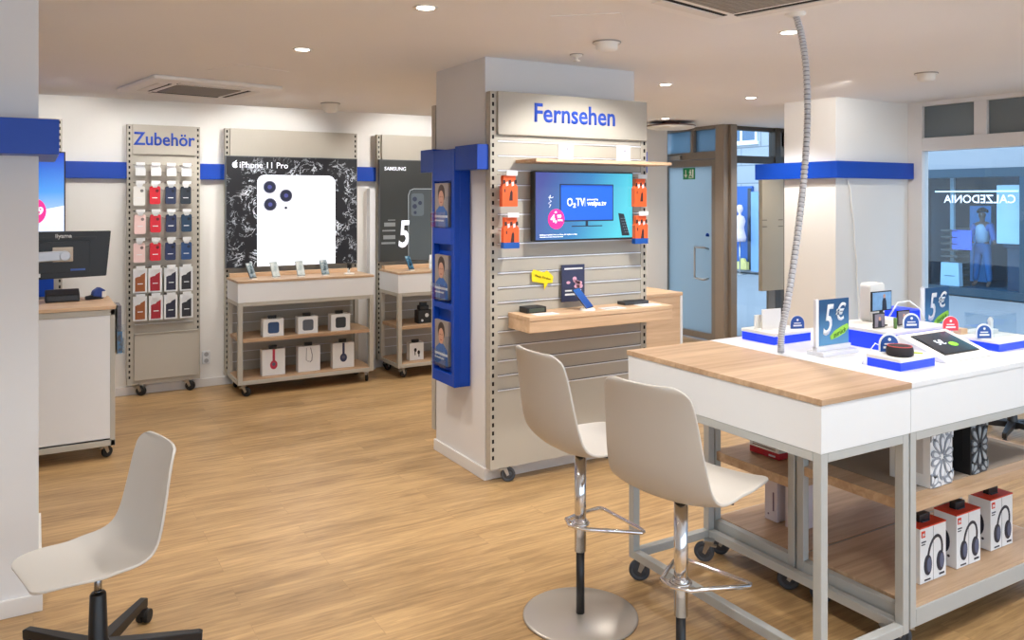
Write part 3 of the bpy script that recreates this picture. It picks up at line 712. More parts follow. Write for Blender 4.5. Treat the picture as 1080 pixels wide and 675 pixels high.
# ------------------------------------------------------------------ brochure tower on the pillar
t = thing('brochure_tower', 'tall blue brochure tower with three pockets wrapping the corner of the middle pillar', 'brochure rack', (2.30, 4.79, 0))
x1 = .115
q = B(); q.box(0.04, x1, -.17, .16, .545, 2.065); q.box(0, .04, -.17, -.13, .545, 2.065); q.box(0, .04, .13, .16, .545, 2.065)
for z0, z1 in ((.545, .62), (1.03, 1.07), (1.45, 1.56), (1.86, 2.065)): q.box(0, .04, -.13, .13, z0, z1)
obj('column', q, BLUE, t, bev=0.003)
q = B(); q.box(.005, .083, -.47, -.17, 1.925, 2.078); obj('band', q, BLUE, t, bev=0.002)
q = B(); q.box(.005, x1, .16, .36, 1.925, 2.078); obj('band', q, BLUE, t, bev=0.002)
BRO = photo_print('magazine_print', [(36, 70, 130), (150, 168, 190), (206, 170, 150), (120, 90, 80), (40, 60, 110)], 16, .25)
FACE = M('printed_face', (200, 150, 126), .4, var=.1); HAIRP = M('printed_hair', (60, 44, 38), .5); SHP = M('printed_shirt', (60, 104, 170), .5, var=.3, scale=40); BGP = M('printed_background', (150, 140, 134), .4, var=.15, scale=12)
for z, n in ((1.56, 'top'), (1.09, 'middle'), (.66, 'bottom')):
    p_ = B(); p_.box(-.024, -.02, -.085, .135, z, z+.10); p_.box(-.024, .036, -.089, -.085, z, z+.2); p_.box(-.024, .036, .122, .126, z, z+.2); p_.box(-.024, .036, -.089, .126, z-.005, z)
    obj('pocket', p_, GLASSC, t)
    m_ = thing('brochure', f'brochure with a portrait of a person in the {n} pocket of the blue tower', 'brochure', (2.302, 4.812, z+.003), -PI/2, 'brochures in the blue tower')
    q = B(); q.box(-.10, .10, 0, .02, 0, .285); obj('pages', q, BGP, m_)
    q = B(); q.prism([(-.10, .0), (.10, .0), (.085, .10), (.03, .135), (-.03, .135), (-.085, .10)], -.0015, 0, m=2); q.prism(ell(0, .215, .05, .062, 20), -.0015, 0, m=1); q.prism(ell(0, .185, .038, .052, 20), -.0025, -.001, m=0)
    q.prism(ell(-.014, .195, .005, .004, 8), -.0032, -.0025, m=1); q.prism(ell(.014, .195, .005, .004, 8), -.0032, -.0025, m=1); q.box(-.012, .012, -.0032, -.0025, .158, .163, 3); q.box(-.095, .095, -.0025, -.0015, .06, .075, 4); q.box(-.095, .04, -.0025, -.0015, .035, .045, 4)
    obj('portrait', q, [FACE, HAIRP, SHP, M('printed_lip', (150, 60, 60), .5), WHITE], m_)

# gondola board standing behind the pillar (its edge shows)
t = board('display_board', 'beige display board standing behind the middle pillar, only its narrow edge visible', 1.2, (2.42, 5.16, 0), header=False, zb=.13)
for x in (.3, 1.0): caster(t, x, .03, .6, sc=1.35)

# ------------------------------------------------------------------ Fernsehen board
fb = board('display_board', 'tall beige slatted board headed Fernsehen carrying the television on the middle pillar', 1.215, (2.385, 4.30, 0), slats_header=True)
lettering('lettering', 'Fernsehen', fb, INK, w=.63, h=.115, loc=(.615, -.0225, 2.228), bold=.019)
zs = [.58 + .0895*k for k in range(18)]
for k, z in enumerate(zs):
    q = B(); q.box(.05, 1.165, -.001, .004, z, z+.002, 1); q.box(.05, 1.165, -.003, .004, z-.008, z, 0); obj('groove', q, [GROOVE, DARK], fb)
q = B(); q.box(.05, 1.165, .03, .06, .10, .125); obj('base_rail', q, GREYC, fb)
for x in (.12, 1.1): caster(fb, x, .04, -.4, blue=True, sc=.95)
q = B(); q.box(2.56, 3.615, 4.06, 4.295, 1.965, 1.985); o = obj('shelf', q, OAKP, None, bev=0.002); tag(o, 'thin pale wooden shelf above the television on the Fernsehen board', 'shelf')
for x, n in ((2.835, 'left'), (3.285, 'right')):
    t = thing('info_card', f'{n} white info card standing on the shelf above the television', 'card', (x, 4.15, 1.985))
    q = B(); q.box(-.055, .055, 0, .004, 0, .105); q.box(-.055, .055, 0, .05, 0, .004); obj('card', q, WHITE, t)
    q = B(); q.prism(ell(.01, .07, .009, n=12), -.0015, 0); obj('emblem', q, M('card_grey', (150, 150, 160), .5), t)

# television
t = thing('television', 'wide television showing a blue and turquoise advert picturing another television', 'television', (3.035, 4.22, 1.70))
q = B(); q.box(-.385, .385, 0, .05, -.218, .218); obj('housing', q, BLACK, t, bev=0.004)
q = B(); q.box(-.1, .1, .05, .078, -.1, .1); obj('wall_mount', q, BLACK, t)
q = B(); q.box(-.377, .377, -.002, 0, -.208, .210); sc_ = obj('screen', q, grad_screen('tv_picture', (62, 66, 150), (40, 128, 190), (86, 214, 232), (.92, 0, -.38), -.36, .30, .85), t)
def tvu(u): return -.377 + u*.754
def tvv(v): return -.208 + v*.418
q = B(); q.box(tvu(.235), tvu(.79), -.0035, -.002, tvv(.265), tvv(.83)); q.box(tvu(.497), tvu(.522), -.0035, -.002, tvv(.2), tvv(.27)); q.box(tvu(.355), tvu(.672), -.0035, -.002, tvv(.185), tvv(.2)); ps = obj('pictured_television', q, M('pict_dark', (18, 24, 40), .3, emit=(20, 30, 50), estr=.5), sc_)
q = B(); q.box(tvu(.245), tvu(.78), -.005, -.0035, tvv(.285), tvv(.815)); obj('pictured_screen', q, M('pict_blue', (16, 74, 170), .3, emit=(14, 72, 176), estr=.8), ps)
TVW = M('pict_white', (235, 240, 250), .4, emit=(235, 240, 250), estr=.75)
lettering('lettering', 'O₂TV', sc_, TVW, w=.135, h=.05, loc=(tvu(.395), -.0055, tvv(.50)), bold=.012)
lettering('lettering', 'waipu.tv', sc_, TVW, w=.150, loc=(tvu(.61), -.0055, tvv(.505)), bold=.012)
lettering('lettering', 'powered by', sc_, TVW, w=.085, loc=(tvu(.568), -.0055, tvv(.585)))
q = B(); q.box(tvu(.487), tvu(.489), -.0062, -.005, tvv(.49), tvv(.62)); obj('divider', q, TVW, sc_)
q = B(); q.prism(ell(tvu(.198), tvv(.305), .060, .062), -.006, -.002); dt = obj('price_dot', q, M('pict_pink', (236, 30, 120), .4, emit=(236, 40, 126), estr=.7), sc_)
lettering('lettering', '4,', dt, TVW, h=.045, loc=(tvu(.17), -.0065, tvv(.265)), bold=.03)
lettering('lettering', '99', dt, TVW, h=.022, loc=(tvu(.225), -.0065, tvv(.32)), bold=.03)
lettering('lettering', 'ab', dt, TVW, h=.014, loc=(tvu(.19), -.0065, tvv(.395)), bold=.02)
lettering('lettering', '€/Mtl.', dt, TVW, h=.012, loc=(tvu(.235), -.0065, tvv(.275)), bold=.02)
q = B(); q.tube([(tvu(.13), -.0035, tvv(.48)), (tvu(.145), -.0035, tvv(.52)), (tvu(.12), -.0035, tvv(.54)), (tvu(.15), -.0035, tvv(.57)), (tvu(.13), -.0035, tvv(.60)), (tvu(.14), -.0035, tvv(.66))], .0016, 5)
q.tube([(tvu(.12), -.0035, tvv(.63)), (tvu(.15), -.0035, tvv(.62)), (tvu(.17), -.0035, tvv(.635))], .0016, 5); obj('signature', q, TVW, sc_)
q = B()
q.prism([(tvu(.845), tvv(.385)), (tvu(.905), tvv(.37)), (tvu(.965), tvv(.05)), (tvu(.965), tvv(.03)), (tvu(.885), tvv(.03))], -.0035, -.002); rm = obj('pictured_remote', q, M('pict_black', (24, 26, 30), .3, emit=(24, 26, 30), estr=.4), sc_)
q = B()
for i in range(3):
    for j in range(6): q.prism(ell(tvu(.875 + .018*i + .009*(j)), tvv(.30 - .043*j), .003, n=6), -.0045, -.0035)
obj('buttons', q, M('pict_grey', (120, 130, 140), .4, emit=(120, 130, 140), estr=.4), rm)
lettering('lettering', 'Abbildung beispielhaft, Preise pro Monat, alle Angebote im Shop', sc_, TVW, w=.28, loc=(tvu(.22), -.004, tvv(.065)))
lettering('lettering', 'Mindestlaufzeit und weitere Hinweise unter o2.de', sc_, TVW, w=.17, loc=(tvu(.15), -.004, tvv(.035)))

# orange packages beside the television
ORG = M('orange_card', (236, 96, 40), .5, var=.06); STK = M('stick_dark', (60, 30, 26), .5)
for x, z, n, blue in ((2.452, 1.885, 'upper left', 0), (2.462, 1.635, 'lower left', 1), (3.452, 1.878, 'upper right', 0), (3.460, 1.635, 'lower right', 1)):
    h = B(); h.tube([(x-.02, 4.30, z+.008), (x-.02, 4.17, z+.008)], .002, 6); h.tube([(x+.02, 4.30, z+.008), (x+.02, 4.17, z+.008)], .002, 6); 
    for v in h.bm.verts: v.co.x -= 2.385; v.co.y -= 4.30
    o = obj('hook', h, CHROME, fb); g_ = B(); g_.box(x-.030-2.385, x+.045-2.385, -.134, -.128, z-.0, z+.028); obj('price_tag', g_, WHITE, o)
    t = thing('streaming_stick_box', f'orange streaming stick package, {n} of the four round the television', 'package', (x, 4.20, z), random.uniform(-.08, .08), 'orange packages round the television')
    q = B(); q.prism([(-.05, -.065), (-.04, -.05), (-.042, -.02), (-.04, 0), (.04, 0), (.042, -.02), (.04, -.05), (.055, -.065), (.055, -.185), (-.05, -.185)], -.018, .018); obj('box', q, ORG, t, bev=0.002)
    q = B()
    for k in range(5): q.prism([(-.045 + .019*k, -.028 - .012*(k % 2)), (-.030 + .019*k, -.024 - .012*(k % 2)), (-.028 + .019*k, -.046 - .012*(k % 2)), (-.043 + .019*k, -.052 - .012*(k % 2))], -.0195, -.018, m=k % 2)
    obj('pattern', q, [STK, WHITE], t)
    q = B(); q.prism([(-.004, -.15), (.02, -.15), (.02, -.10), (.012, -.085), (.004, -.10)], -.0195, -.018); q.box(-.035, -.028, -.0195, -.018, -.1, -.08); obj('print', q, STK, t)
    if blue:
        q = B(); q.box(-.0505, .0555, -.0195, .0185, -.186, -.150); obj('blue_band', q, M('pack_blue', (20, 84, 170), .5), t)

# low shelf with demo devices
t = thing('display_shelf', 'deep pale wooden display shelf mounted below the television', 'shelf', (3.02, 4.16, 1.0))
q = B(); q.box(-.515, .59, -.115, .135, .025, .05); obj('top', q, OAKP, t, bev=0.002)
q = B(); q.box(-.512, .587, -.112, -.095, -.045, .025); q.box(-.512, -.495, -.095, .135, -.045, .025); q.box(.57, .587, -.095, .135, -.045, .025); obj('apron', q, OAKP, t, bev=0.002)
SZ = 1.05
t = thing('set_top_box', 'small black set top box on the left of the display shelf', 'set top box', (2.645, 4.23, SZ))
q = B(); q.box(-.07, .07, -.045, .05, 0, .036); obj('housing', q, BLACK, t, bev=0.004)
q = B(); q.box(-.055, .055, -.047, -.045, .006, .028); obj('front', q, M('greenish_plastic', (70, 78, 66), .4), t)
def card(x, y, w, d, lab):
    q = B(); q.box(-w/2, w/2, -d/2, d/2, 0, .003); q.box(-w*.4, w*.2, -d*.2, -d*.1, .003, .0034, 1); o = obj('price_card', q, [WHITE, M('card_print', (130, 130, 140), .5)]); o.location = (x, y, SZ); tag(o, lab, 'card', 'white cards on the display shelf'); return o
card(2.66, 4.115, .16, .08, 'flat white price card in front of the black set top box')
card(3.17, 4.12, .16, .09, 'flat white price card right of the blue phone on the shelf')
card(3.47, 4.13, .16, .09, 'flat white price card at the right end of the display shelf')
q = B(); q.box(-.10, .10, -.04, .04, 0, .022); q.box(-.07, .09, -.02, .02, .022, .026); o = obj('streaming_box', q, M('dark_grey_plastic', (56, 58, 62), .45), None, bev=0.004); o.location = (3.42, 4.22, SZ); tag(o, 'flat dark grey streaming box at the right of the display shelf', 'streaming box')
t = thing('demo_phone', 'blue screened demo phone on a white dock in the middle of the display shelf', 'phone', (2.985, 4.13, SZ), R(12))
q = B(); q.cyl((0, 0, 0), (0, 0, .014), .05, .042, 24); q.box(-.012, .012, -.01, .02, .01, .03); obj('stand', q, PLASTW, t, bev=0.002)
mt = Matrix.Translation((0, -.02, .014)) @ Matrix.Rotation(R(-42), 4, 'X') @ Matrix.Rotation(R(-9), 4, 'Y')
q = B(); q.box(-.036, .036, -.004, .004, 0, .155, 0, mt); o = obj('phone', q, BLACK, t, bev=0.003)
q = B(); q.box(-.033, .033, -.0055, -.004, .005, .150, 0, mt); obj('screen', q, grad_screen('phone_picture', (20, 90, 190), (24, 110, 220), (40, 140, 240), (0, 0, 1), 0, .15, .6), o)
t = thing('speech_bubble_sign', 'yellow speech bubble sign stuck on the slatted board', 'sign', (2.755, 4.29, 1.26), 0)
q = B(); q.prism([(-.085, .025), (-.07, .045), (.01, .024), (.03, .036), (.075, -.005), (.07, -.045), (.035, -.045), (.01, -.085), (.005, -.045), (-.08, -.03)], -.006, 0); obj('bubble', q, M('yellow_card', (246, 216, 20), .5, var=.02), t, bev=0.001)
lettering('lettering', 'Neue Version', t, M('text_dark', (70, 60, 20), .6), w=.115, loc=(-.005, -.007, -.012), rot=(0, R(14), 0))
t = thing('leaflet_holder', 'dark leaflet with pink title in a holder on the slatted board', 'leaflet', (2.975, 4.27, 1.09))
q = B(); q.box(-.088, .088, 0, .012, 0, .235); obj('leaflet', q, M('leaf_dark', (52, 56, 84), .35, var=.25, scale=20), t, bev=0.001)
q = B()
for k in range(9):
    q.prism(ell(random.uniform(-.06, .06), random.uniform(.09, .17), random.uniform(.012, .022), random.uniform(.008, .016), 10), -.0018, 0)
obj('pink_print', q, M('leaf_pink', (226, 170, 190), .5, var=.2, scale=60), t)
q = B(); q.box(-.065, .05, -.0018, 0, .04, .052); q.box(-.065, .06, -.0018, 0, .065, .075); q.box(-.07, .07, -.0018, 0, .205, .215); obj('lettering', q, WHITE, t)

# wooden cabinet right of the board
t = thing('counter_cabinet', 'pale wooden counter cabinet with white edge behind the slatted board, before the door', 'cabinet', (3.94, 4.97, 0))
q = B(); q.box(-.28, .30, -.30, .3, .08, 1.01); obj('body', q, OAKP, t, bev=0.002)
q = B(); q.box(-.28, .32, -.31, .31, 1.01, 1.035); obj('top', q, OAKP, t, bev=0.002)
q = B(); q.box(.30, .322, -.305, .305, 0, 1.01); q.box(-.28, .30, -.28, .28, 0, .08); obj('side_panel', q, WHITE, t)
q = B(); q.box(-.20, -.05, -.305, -.30, .80, .83); obj('handle', q, STEEL, t)

# ------------------------------------------------------------------ tall table group
# wooden topped end module: open frame
def frame_table(t, x0, x1, y0, y1, za, zb_, skirt, mat, leg=.036, sides=('n', 's', 'e', 'w'), tops=True):
    for xa in (x0, x1-leg):
        for ya in (y0, y1-leg):
            q = B(); q.box(xa, xa+leg, ya, ya+leg, za, skirt); obj('leg', q, mat, t, bev=0.003)
    for s_ in sides:
        for z0, z1 in (((za, zb_), (skirt-.034, skirt)) if tops else ((za, zb_),)):
            q = B()
            if s_ == 's': q.box(x0+leg, x1-leg, y0, y0+leg, z0, z1)
            if s_ == 'n': q.box(x0+leg, x1-leg, y1-leg, y1, z0, z1)
            if s_ == 'w': q.box(x0, x0+leg, y0+leg, y1-leg, z0, z1)
            if s_ == 'e': q.box(x1-leg, x1, y0+leg, y1-leg, z0, z1)
            obj('rail', q, mat, t, bev=0.003)
AX, AY = 2.61, 2.415
t = thing('high_table', 'high table module with wooden top, white apron and open grey frame', 'table', (AX, AY, 0))
q = B(); q.box(2.355-AX, 2.868-AX, 1.878-AY, 2.952-AY, 1.028, 1.05); obj('top', q, OAK, t, bev=0.002)
q = B(); q.box(2.360-AX, 2.867-AX, 1.884-AY, 2.948-AY, .857, 1.028); obj('apron', q, WHITE, t, bev=0.002)
frame_table(t, 2.362-AX, 2.862-AX, 1.886-AY, 2.946-AY, .100, .138, .857, GREYC)
for x, y, rz in ((2.41, 2.89, 2.4), (2.80, 2.88, 2.2), (2.41, 1.95, .4), (2.82, 1.95, .9)): caster(t, x-AX, y-AY, rz, blue=True)
# two shelf modules back to back carrying the white top
def shelf_module(label, y0, y1, up, low, mats):
    CY = (y0+y1)/2; CX = 3.47
    t = thing('product_table', label, 'table', (CX, CY, 0))
    q = B(); q.box(2.871-CX, 4.07-CX, y0-CY, y1-CY, 1.028, 1.05); obj('top', q, WHITE, t, bev=0.002)
    q = B(); q.box(2.872-CX, 4.069-CX, y0+.004-CY, y1-.001-CY, .857, 1.028); obj('apron', q, WHITE, t, bev=0.002)
    frame_table(t, 2.874-CX, 4.068-CX, y0+.006-CY, y1-.004-CY, .110, .178, .857, GREYC)
    for (za, zb_) in (up, low):
        q = B(); q.box(2.88-CX if za > .3 else 2.912-CX, 4.03-CX, y0+.012-CY, y1-.012-CY, za, zb_); s_ = obj('shelf', q, OAK, t, bev=0.002)
        if y0 < 2:
          if za > .3:
            q = B(); q.box((3.0 if za > .3 else 3.25)-CX, 4.0-CX, (y0+.075 if za > .3 else 2.14)-CY, y1-.05-CY, zb_, zb_+.002); obj('mat', q, mats, s_)
    for x in (-.545, .53):
        for y in (-.21, .21): caster(t, x, y, random.choice((.6, 2.2, -.9)), blue=True)
    return t
shelf_module('near half of the white topped product table, shelves holding headphone boxes', 1.882, 2.428, (.545, .585), (.165, .19), MATG)
shelf_module('far half of the white topped product table, shelves facing the door side', 2.430, 2.952, (.468, .512), (.160, .18), SHELFW)

# headphone boxes
REDC = M('orange_red_card', (214, 66, 40), .5, var=.04); PRINT = M('print_navy', (32, 36, 52), .45, var=.15, scale=60); PRINT2 = M('print_grey_blue', (84, 92, 120), .45, var=.15, scale=60)
def headphones_print(b, cx, cz, s, y0, plane='xz'):
    sy = y0
    out = [(cx + s*.42*math.cos(R(a))*1.0 + .012*math.sin(R(a)), cz + s*.62*math.sin(R(a))) for a in range(-10, 191, 14)]
    inn = [(cx + s*.33*math.cos(R(a)) + .012*math.sin(R(a)), cz + s*.52*math.sin(R(a))) for a in range(190, -11, -14)]
    if plane == 'xz':
        b.prism(out + inn, y0-.0015, y0)
        for k, dx in ((0, -.40), (0, .28)): b.prism(ell(cx + s*dx, cz - s*.28, s*.20, s*.33, 18), y0-.003, y0, m=0); b.prism(ell(cx + s*(dx+.05), cz - s*.28, s*.12, s*.24, 18), y0-.0038, y0-.003, m=1)
    return b
def headphone_box(loc, label):
    t = thing('headphone_box', label, 'headphone box', loc, 0, 'headphone boxes on the lower shelf')
    q = B(); q.box(-.088, .088, -.05, .05, 0, .226); obj('box', q, WHITE, t, bev=0.0015)
    q = B(); q.box(-.0885, .0885, -.0505, .0505, .222, .2275); obj('lid_strip', q, REDC, t)
    q = B(); headphones_print(q, .012, .105, .125, -.05); obj('print', q, [PRINT, PRINT2], t)
    q = B(); q.box(-.080, -.056, -.0515, -.05, .186, .212); obj('logo', q, REDC, t)
    lettering('lettering', 'JBL', t, WHITE, w=.019, loc=(-.068, -.0518, .194), bold=.02)
    q = B(); q.box(-.06, -.02, -.0512, -.05, .008, .014); q.box(.04, .075, -.0512, -.05, .012, .02); q.box(-.080, -.05, -.0512, -.05, .165, .17); q.box(-.080, -.056, -.0512, -.05, .155, .159); q.box(-.0005, .0005, -.0507, -.05, 0, .22); obj('small_print', q, PRINT, t)
    q = B(); q.prism([(y, z) for y, z in ell(.005, .105, .026, .05, 18)], -.0895, -.088, 'yz'); q.prism(ell(-.015, .045, .006, n=8), -.0895, -.088, 'yz'); q.prism(ell(.015, .045, .006, n=8), -.0895, -.088, 'yz'); obj('side_print', q, PRINT, t)
    security_tag(0, 0, .2275, t)
    return t
hp = headphone_box((3.165, 2.03, .192), 'white headphone box with red lid, nearest the corner leg on the lower shelf')
remember(None)
dup(hp, (3.425, 2.035, .192), 0, 'white headphone box with red lid, middle of the three on the lower shelf')
dup(hp, (3.725, 2.06, .192), 0, 'white headphone box with red lid, farthest right on the lower shelf')

# petal patterned speaker boxes on the upper shelf
def petal_box(loc, label, base_, petal, edge, w, side):
    t = thing('patterned_box', label, 'box', loc, 0, 'patterned boxes on the upper shelf')
    q = B(); q.box(-w/2, w/2, -.09, .09, 0, .257); obj('box', q, base_, t, bev=0.0015)
    q = B()
    for cx, cz, ra, rb in ((0, .118, .105, .095), (-w/2, .0, .07, .06), (w/2, .0, .07, .06), (-w/2, .245, .07, .06), (w/2, .245, .07, .06)):
        for a in range(0, 360, 36):
            a += 18 if cx == 0 else 9
            c, s_ = math.cos(R(a)), math.sin(R(a)); r1 = ra*rb / math.hypot(rb*c, ra*s_)
            if cx == 0 and abs(c) > .3: r1 = min(r1, w/2/abs(c)*.98)
            up = [(.012, .001), (.3*r1, .007), (.55*r1, .0135), (.78*r1, .015), (.93*r1, .009), (r1, 0)]
            pts = [(cx + f_*c - w_*s_, f_*s_ + w_*c) for f_, w_ in up] + [(cx + f_*c + w_*s_, f_*s_ - w_*c) for f_, w_ in up[-2::-1]]
            P = [(max(-w/2, min(w/2, x)), max(.001, min(.255, z + cz))) for x, z in pts]
            if max(x for x, z in P) - min(x for x, z in P) < .008 or max(z for x, z in P) - min(z for x, z in P) < .008: continue
            q.prism(P, -.0945, -.09)
            mx_ = sum(x for x, z in P)/len(P); mz_ = sum(z for x, z in P)/len(P)
            q.prism([(mx_ + (x-mx_)*.6, mz_ + (z-mz_)*.6) for x, z in P], -.0965, -.0945, m=1)
    obj('petal_print', q, [petal, edge], t)
    q = B(); q.prism([(-.06, .05), (.06, .05), (.06, .21), (-.06, .21)], -w/2-.0015, -w/2, 'yz'); obj('side_panel', q, side, t)
    return t
petal_box((3.165, 2.035, .587), 'white box with silver petal pattern on the upper shelf beside the corner leg', WHITE, M('petal_silver', (150, 158, 170), .3, metal=.2, var=.3, scale=70), M('petal_white', (222, 226, 232), .35), .15, M('side_grey', (200, 198, 198), .5))
petal_box((3.447, 2.045, .587), 'black box with grey petal pattern on the upper shelf', BLACK, M('petal_grey', (70, 76, 84), .3, metal=.2, var=.3, scale=70), M('petal_light', (150, 160, 168), .3, metal=.2), .125, M('side_black', (14, 14, 16), .4))

# boxes on the far shelves
t = thing('router_box', 'red and white printed box on the far upper shelf under the table', 'box', (3.11, 2.74, .515))
q = B(); q.box(-.09, .09, -.09, .09, 0, .03, 1); q.box(-.09, .09, -.09, .09, .03, .10, 0); obj('box', q, [PLASTW, M('box_red', (176, 26, 40), .5)], t, bev=0.0015)
q = B()
for k in range(4): q.box(-.0915, -.09, -.07, .07, .04+.01*k, .044+.01*k)
q.box(-.0915, -.09, -.07, -.03, .008, .016, 1); obj('small_print', q, [M('text_brown', (120, 84, 74), .6), WHITE], t)
t = thing('router_box', 'second red and white box lying farther right on the far upper shelf', 'box', (3.36, 2.74, .515))
q = B(); q.box(-.11, .11, -.09, .09, 0, .03, 1); q.box(-.11, .11, -.09, .09, .03, .075, 0); obj('box', q, [PLASTW, M('box_red', (176, 26, 40), .5)], t, bev=0.0015)
for y, n in ((2.76, 'left'), (2.635, 'right')):
    t = thing('slim_box', f'slim white box on the far lower shelf, {n} of the two', 'box', (3.15, y, .183), 0, 'slim white boxes on the far lower shelf')
    q = B(); q.box(-.06, .06, -.038, .038, 0, .205); obj('box', q, M('box_lilac', (214, 206, 212), .5, var=.02), t, bev=0.002)
    q = B(); q.box(-.0615, -.06, -.02, -.012, .05, .14); q.prism(ell(.015, .03, .005, n=8), -.0615, -.06, 'yz'); obj('lettering', q, M('text_mauve', (120, 100, 120), .6), t)

# blue lit display risers
def riser(x0, x1, y0, y1, h, label, group='blue lit risers on the product table'):
    t = thing('display_riser', label, 'display riser', ((x0+x1)/2, (y0+y1)/2, 1.05), 0, group)
    hx, hy = (x1-x0)/2, (y1-y0)/2
    q = B(); q.box(-hx+.004, hx-.004, -hy+.004, hy-.004, .0, h-.016); obj('lit_plinth', q, BLUELED, t)
    q = B(); q.box(-hx, hx, -hy, hy, h-.016, h); obj('cap', q, PLASTW, t, bev=0.003)
    return t
riser(3.035, 3.30, 2.69, 2.90, .055, 'small blue lit riser holding a white card beside the spiral hose')
riser(3.35, 3.80, 2.30, 2.64, .09, 'large blue lit riser holding the picture frames and white router')
riser(3.01, 3.25, 2.02, 2.18, .05, 'blue lit riser under the round black speaker')
riser(3.78, 4.06, 2.05, 2.32, .05, 'blue lit riser under the clear case at the table end')
q = B(); q.box(-.06, .06, -.09, .09, 0, .115); o = obj('display_cube', q, BLUELED, None, bev=0.002); o.location = (3.97, 2.66, 1.05); tag(o, 'plain blue lit display cube behind the picture frames', 'display cube')

def tagsign(loc, rz, label, col, s=1.0, white=True):
    t = thing('price_token', label, 'price tag', loc, rz, 'round topped tags on the product table')
    def arch(w, h, n=12): return [(-w, 0), (w, 0)] + [(w*math.cos(R(180*i/n)), h-w + w*math.sin(R(180*i/n))) for i in range(n+1)]
    q = B(); q.prism(arch(.040*s, .068*s), 0, .004); q.box(-.03*s, .03*s, 0, .02, 0, .003); obj('backing', q, WHITE, t)
    q = B(); q.prism(arch(.034*s if white else .038*s, .060*s if white else .066*s), -.0015, 0); obj('face', q, col, t)
    q = B(); q.box(-.024*s, .024*s, -.0025, -.0015, .012*s, .020*s); q.box(-.02*s, .018*s, -.0025, -.0015, .026*s, .031*s); q.prism(ell(0, .045*s, .006*s, n=10), -.0025, -.0015); obj('lettering', q, WHITE, t)
    return t
TBLUE = M('tag_blue', (24, 74, 150), .4, var=.15, scale=30); TTEAL = M('tag_teal', (30, 110, 170), .4, var=.2, scale=30)
tagsign((3.255, 2.74, 1.105), R(-20), 'blue round topped tag on the small riser beside the white card', TBLUE, .95, False)
tagsign((3.545, 2.325, 1.14), R(-25), 'blue and white round topped tag before the picture frames', TBLUE, 1.05)
tagsign((3.125, 2.15, 1.10), R(-25), 'blue and white round topped tag behind the round speaker', TBLUE, 1.15)
tagsign((3.70, 2.12+.11, 1.13), R(-25), 'red round topped tag behind the slanted tablet', M('tag_red', (220, 50, 70), .4), 1.0, False)
tagsign((3.80, 2.13, 1.10), R(-25), 'blue and white round topped tag at the clear case', TBLUE, 1.0)
# white card holder on small riser
t = thing('card_holder', 'upright white card holder on the small blue lit riser', 'card holder', (3.13, 2.79, 1.105), R(-5))
q = B(); q.box(-.06, .06, 0, .006, 0, .10); q.box(-.08, .03, .03, .036, 0, .07); q.box(-.08, .06, -.01, .045, 0, .004); obj('card', q, PLASTW, t, bev=0.001)
# 5 euro signs
DB = grad_screen('unused', (0,0,0), (0,0,0), (0,0,0), (0,0,1), 0, 1, 0) if False else None
def sweep_print(name, c1, c2, lo, hi):
    m, nt, out = new_mat(name); N = nt.nodes; L = nt.links
    tc = N.new('ShaderNodeTexCoord'); sp = N.new('ShaderNodeSeparateXYZ'); L.new(tc.outputs['Object'], sp.inputs[0])
    mr = N.new('ShaderNodeMapRange'); L.new(sp.outputs[2], mr.inputs[0]); mr.inputs[1].default_value = lo; mr.inputs[2].default_value = hi
    rp = N.new('ShaderNodeValToRGB'); L.new(mr.outputs[0], rp.inputs[0]); rp.color_ramp.elements[0].color = lin(c1); rp.color_ramp.elements[1].color = lin(c2)
    b = N.new('ShaderNodeBsdfPrincipled'); b.inputs['Roughness'].default_value = .35; L.new(rp.outputs[0], b.inputs['Base Color']); L.new(b.outputs[0], out.inputs[0])
    return m
OFFER = sweep_print('offer_print', (90, 150, 190), (26, 70, 112), .03, .20); LIME = M('lime_print', (150, 206, 60), .5, var=.1)
def offer_sign(loc, label, w=.20, h=.245):
    t = thing('offer_sign', label, 'sign', loc, 0, 'five euro offer signs on the product table')
    q = B(); q.box(-w/2-.03, w/2+.01, -.045, .045, 0, .018); q.box(-w/2-.03, w/2, -.012, .016, .018, .04); q.box(-w/2-.03, -w/2-.012, -.006, .010, .03, h+.005); obj('base', q, GLASSC if False else M('clear_white_base', (226, 228, 236), .2, var=.02), t, bev=0.002)
    q = B(); q.box(-w/2, w/2, 0, .004, .03, h); obj('panel', q, OFFER, t)
    lettering('lettering', '5', t, WHITE, w=.072, h=.135, loc=(-.042, -.001, .088), bold=.012, shear=.3)
    lettering('lettering', '€', t, WHITE, w=.072, h=.078, loc=(.042, -.001, .148), bold=.02, shear=.25)
    q = B(); q.prism([(-.03, .078), (.0, .10), (.05, .118), (.09, .128), (.096, .11), (.07, .086), (.02, .07), (-.025, .062)], -.002, 0); obj('green_stroke', q, LIME, t)
    lettering('lettering', 'zurück', t, M('olive_ink', (70, 120, 40), .5), w=.09, loc=(.036, -.0025, .082), rot=(0, R(-16), 0), shear=.2)
    return t
offer_sign((3.12, 2.42, 1.05), 'upright blue 5 € sign nearest the spiral hose')
offer_sign((3.935, 2.44, 1.05), 'upright blue 5 € sign behind the slanted tablet', h=.25)
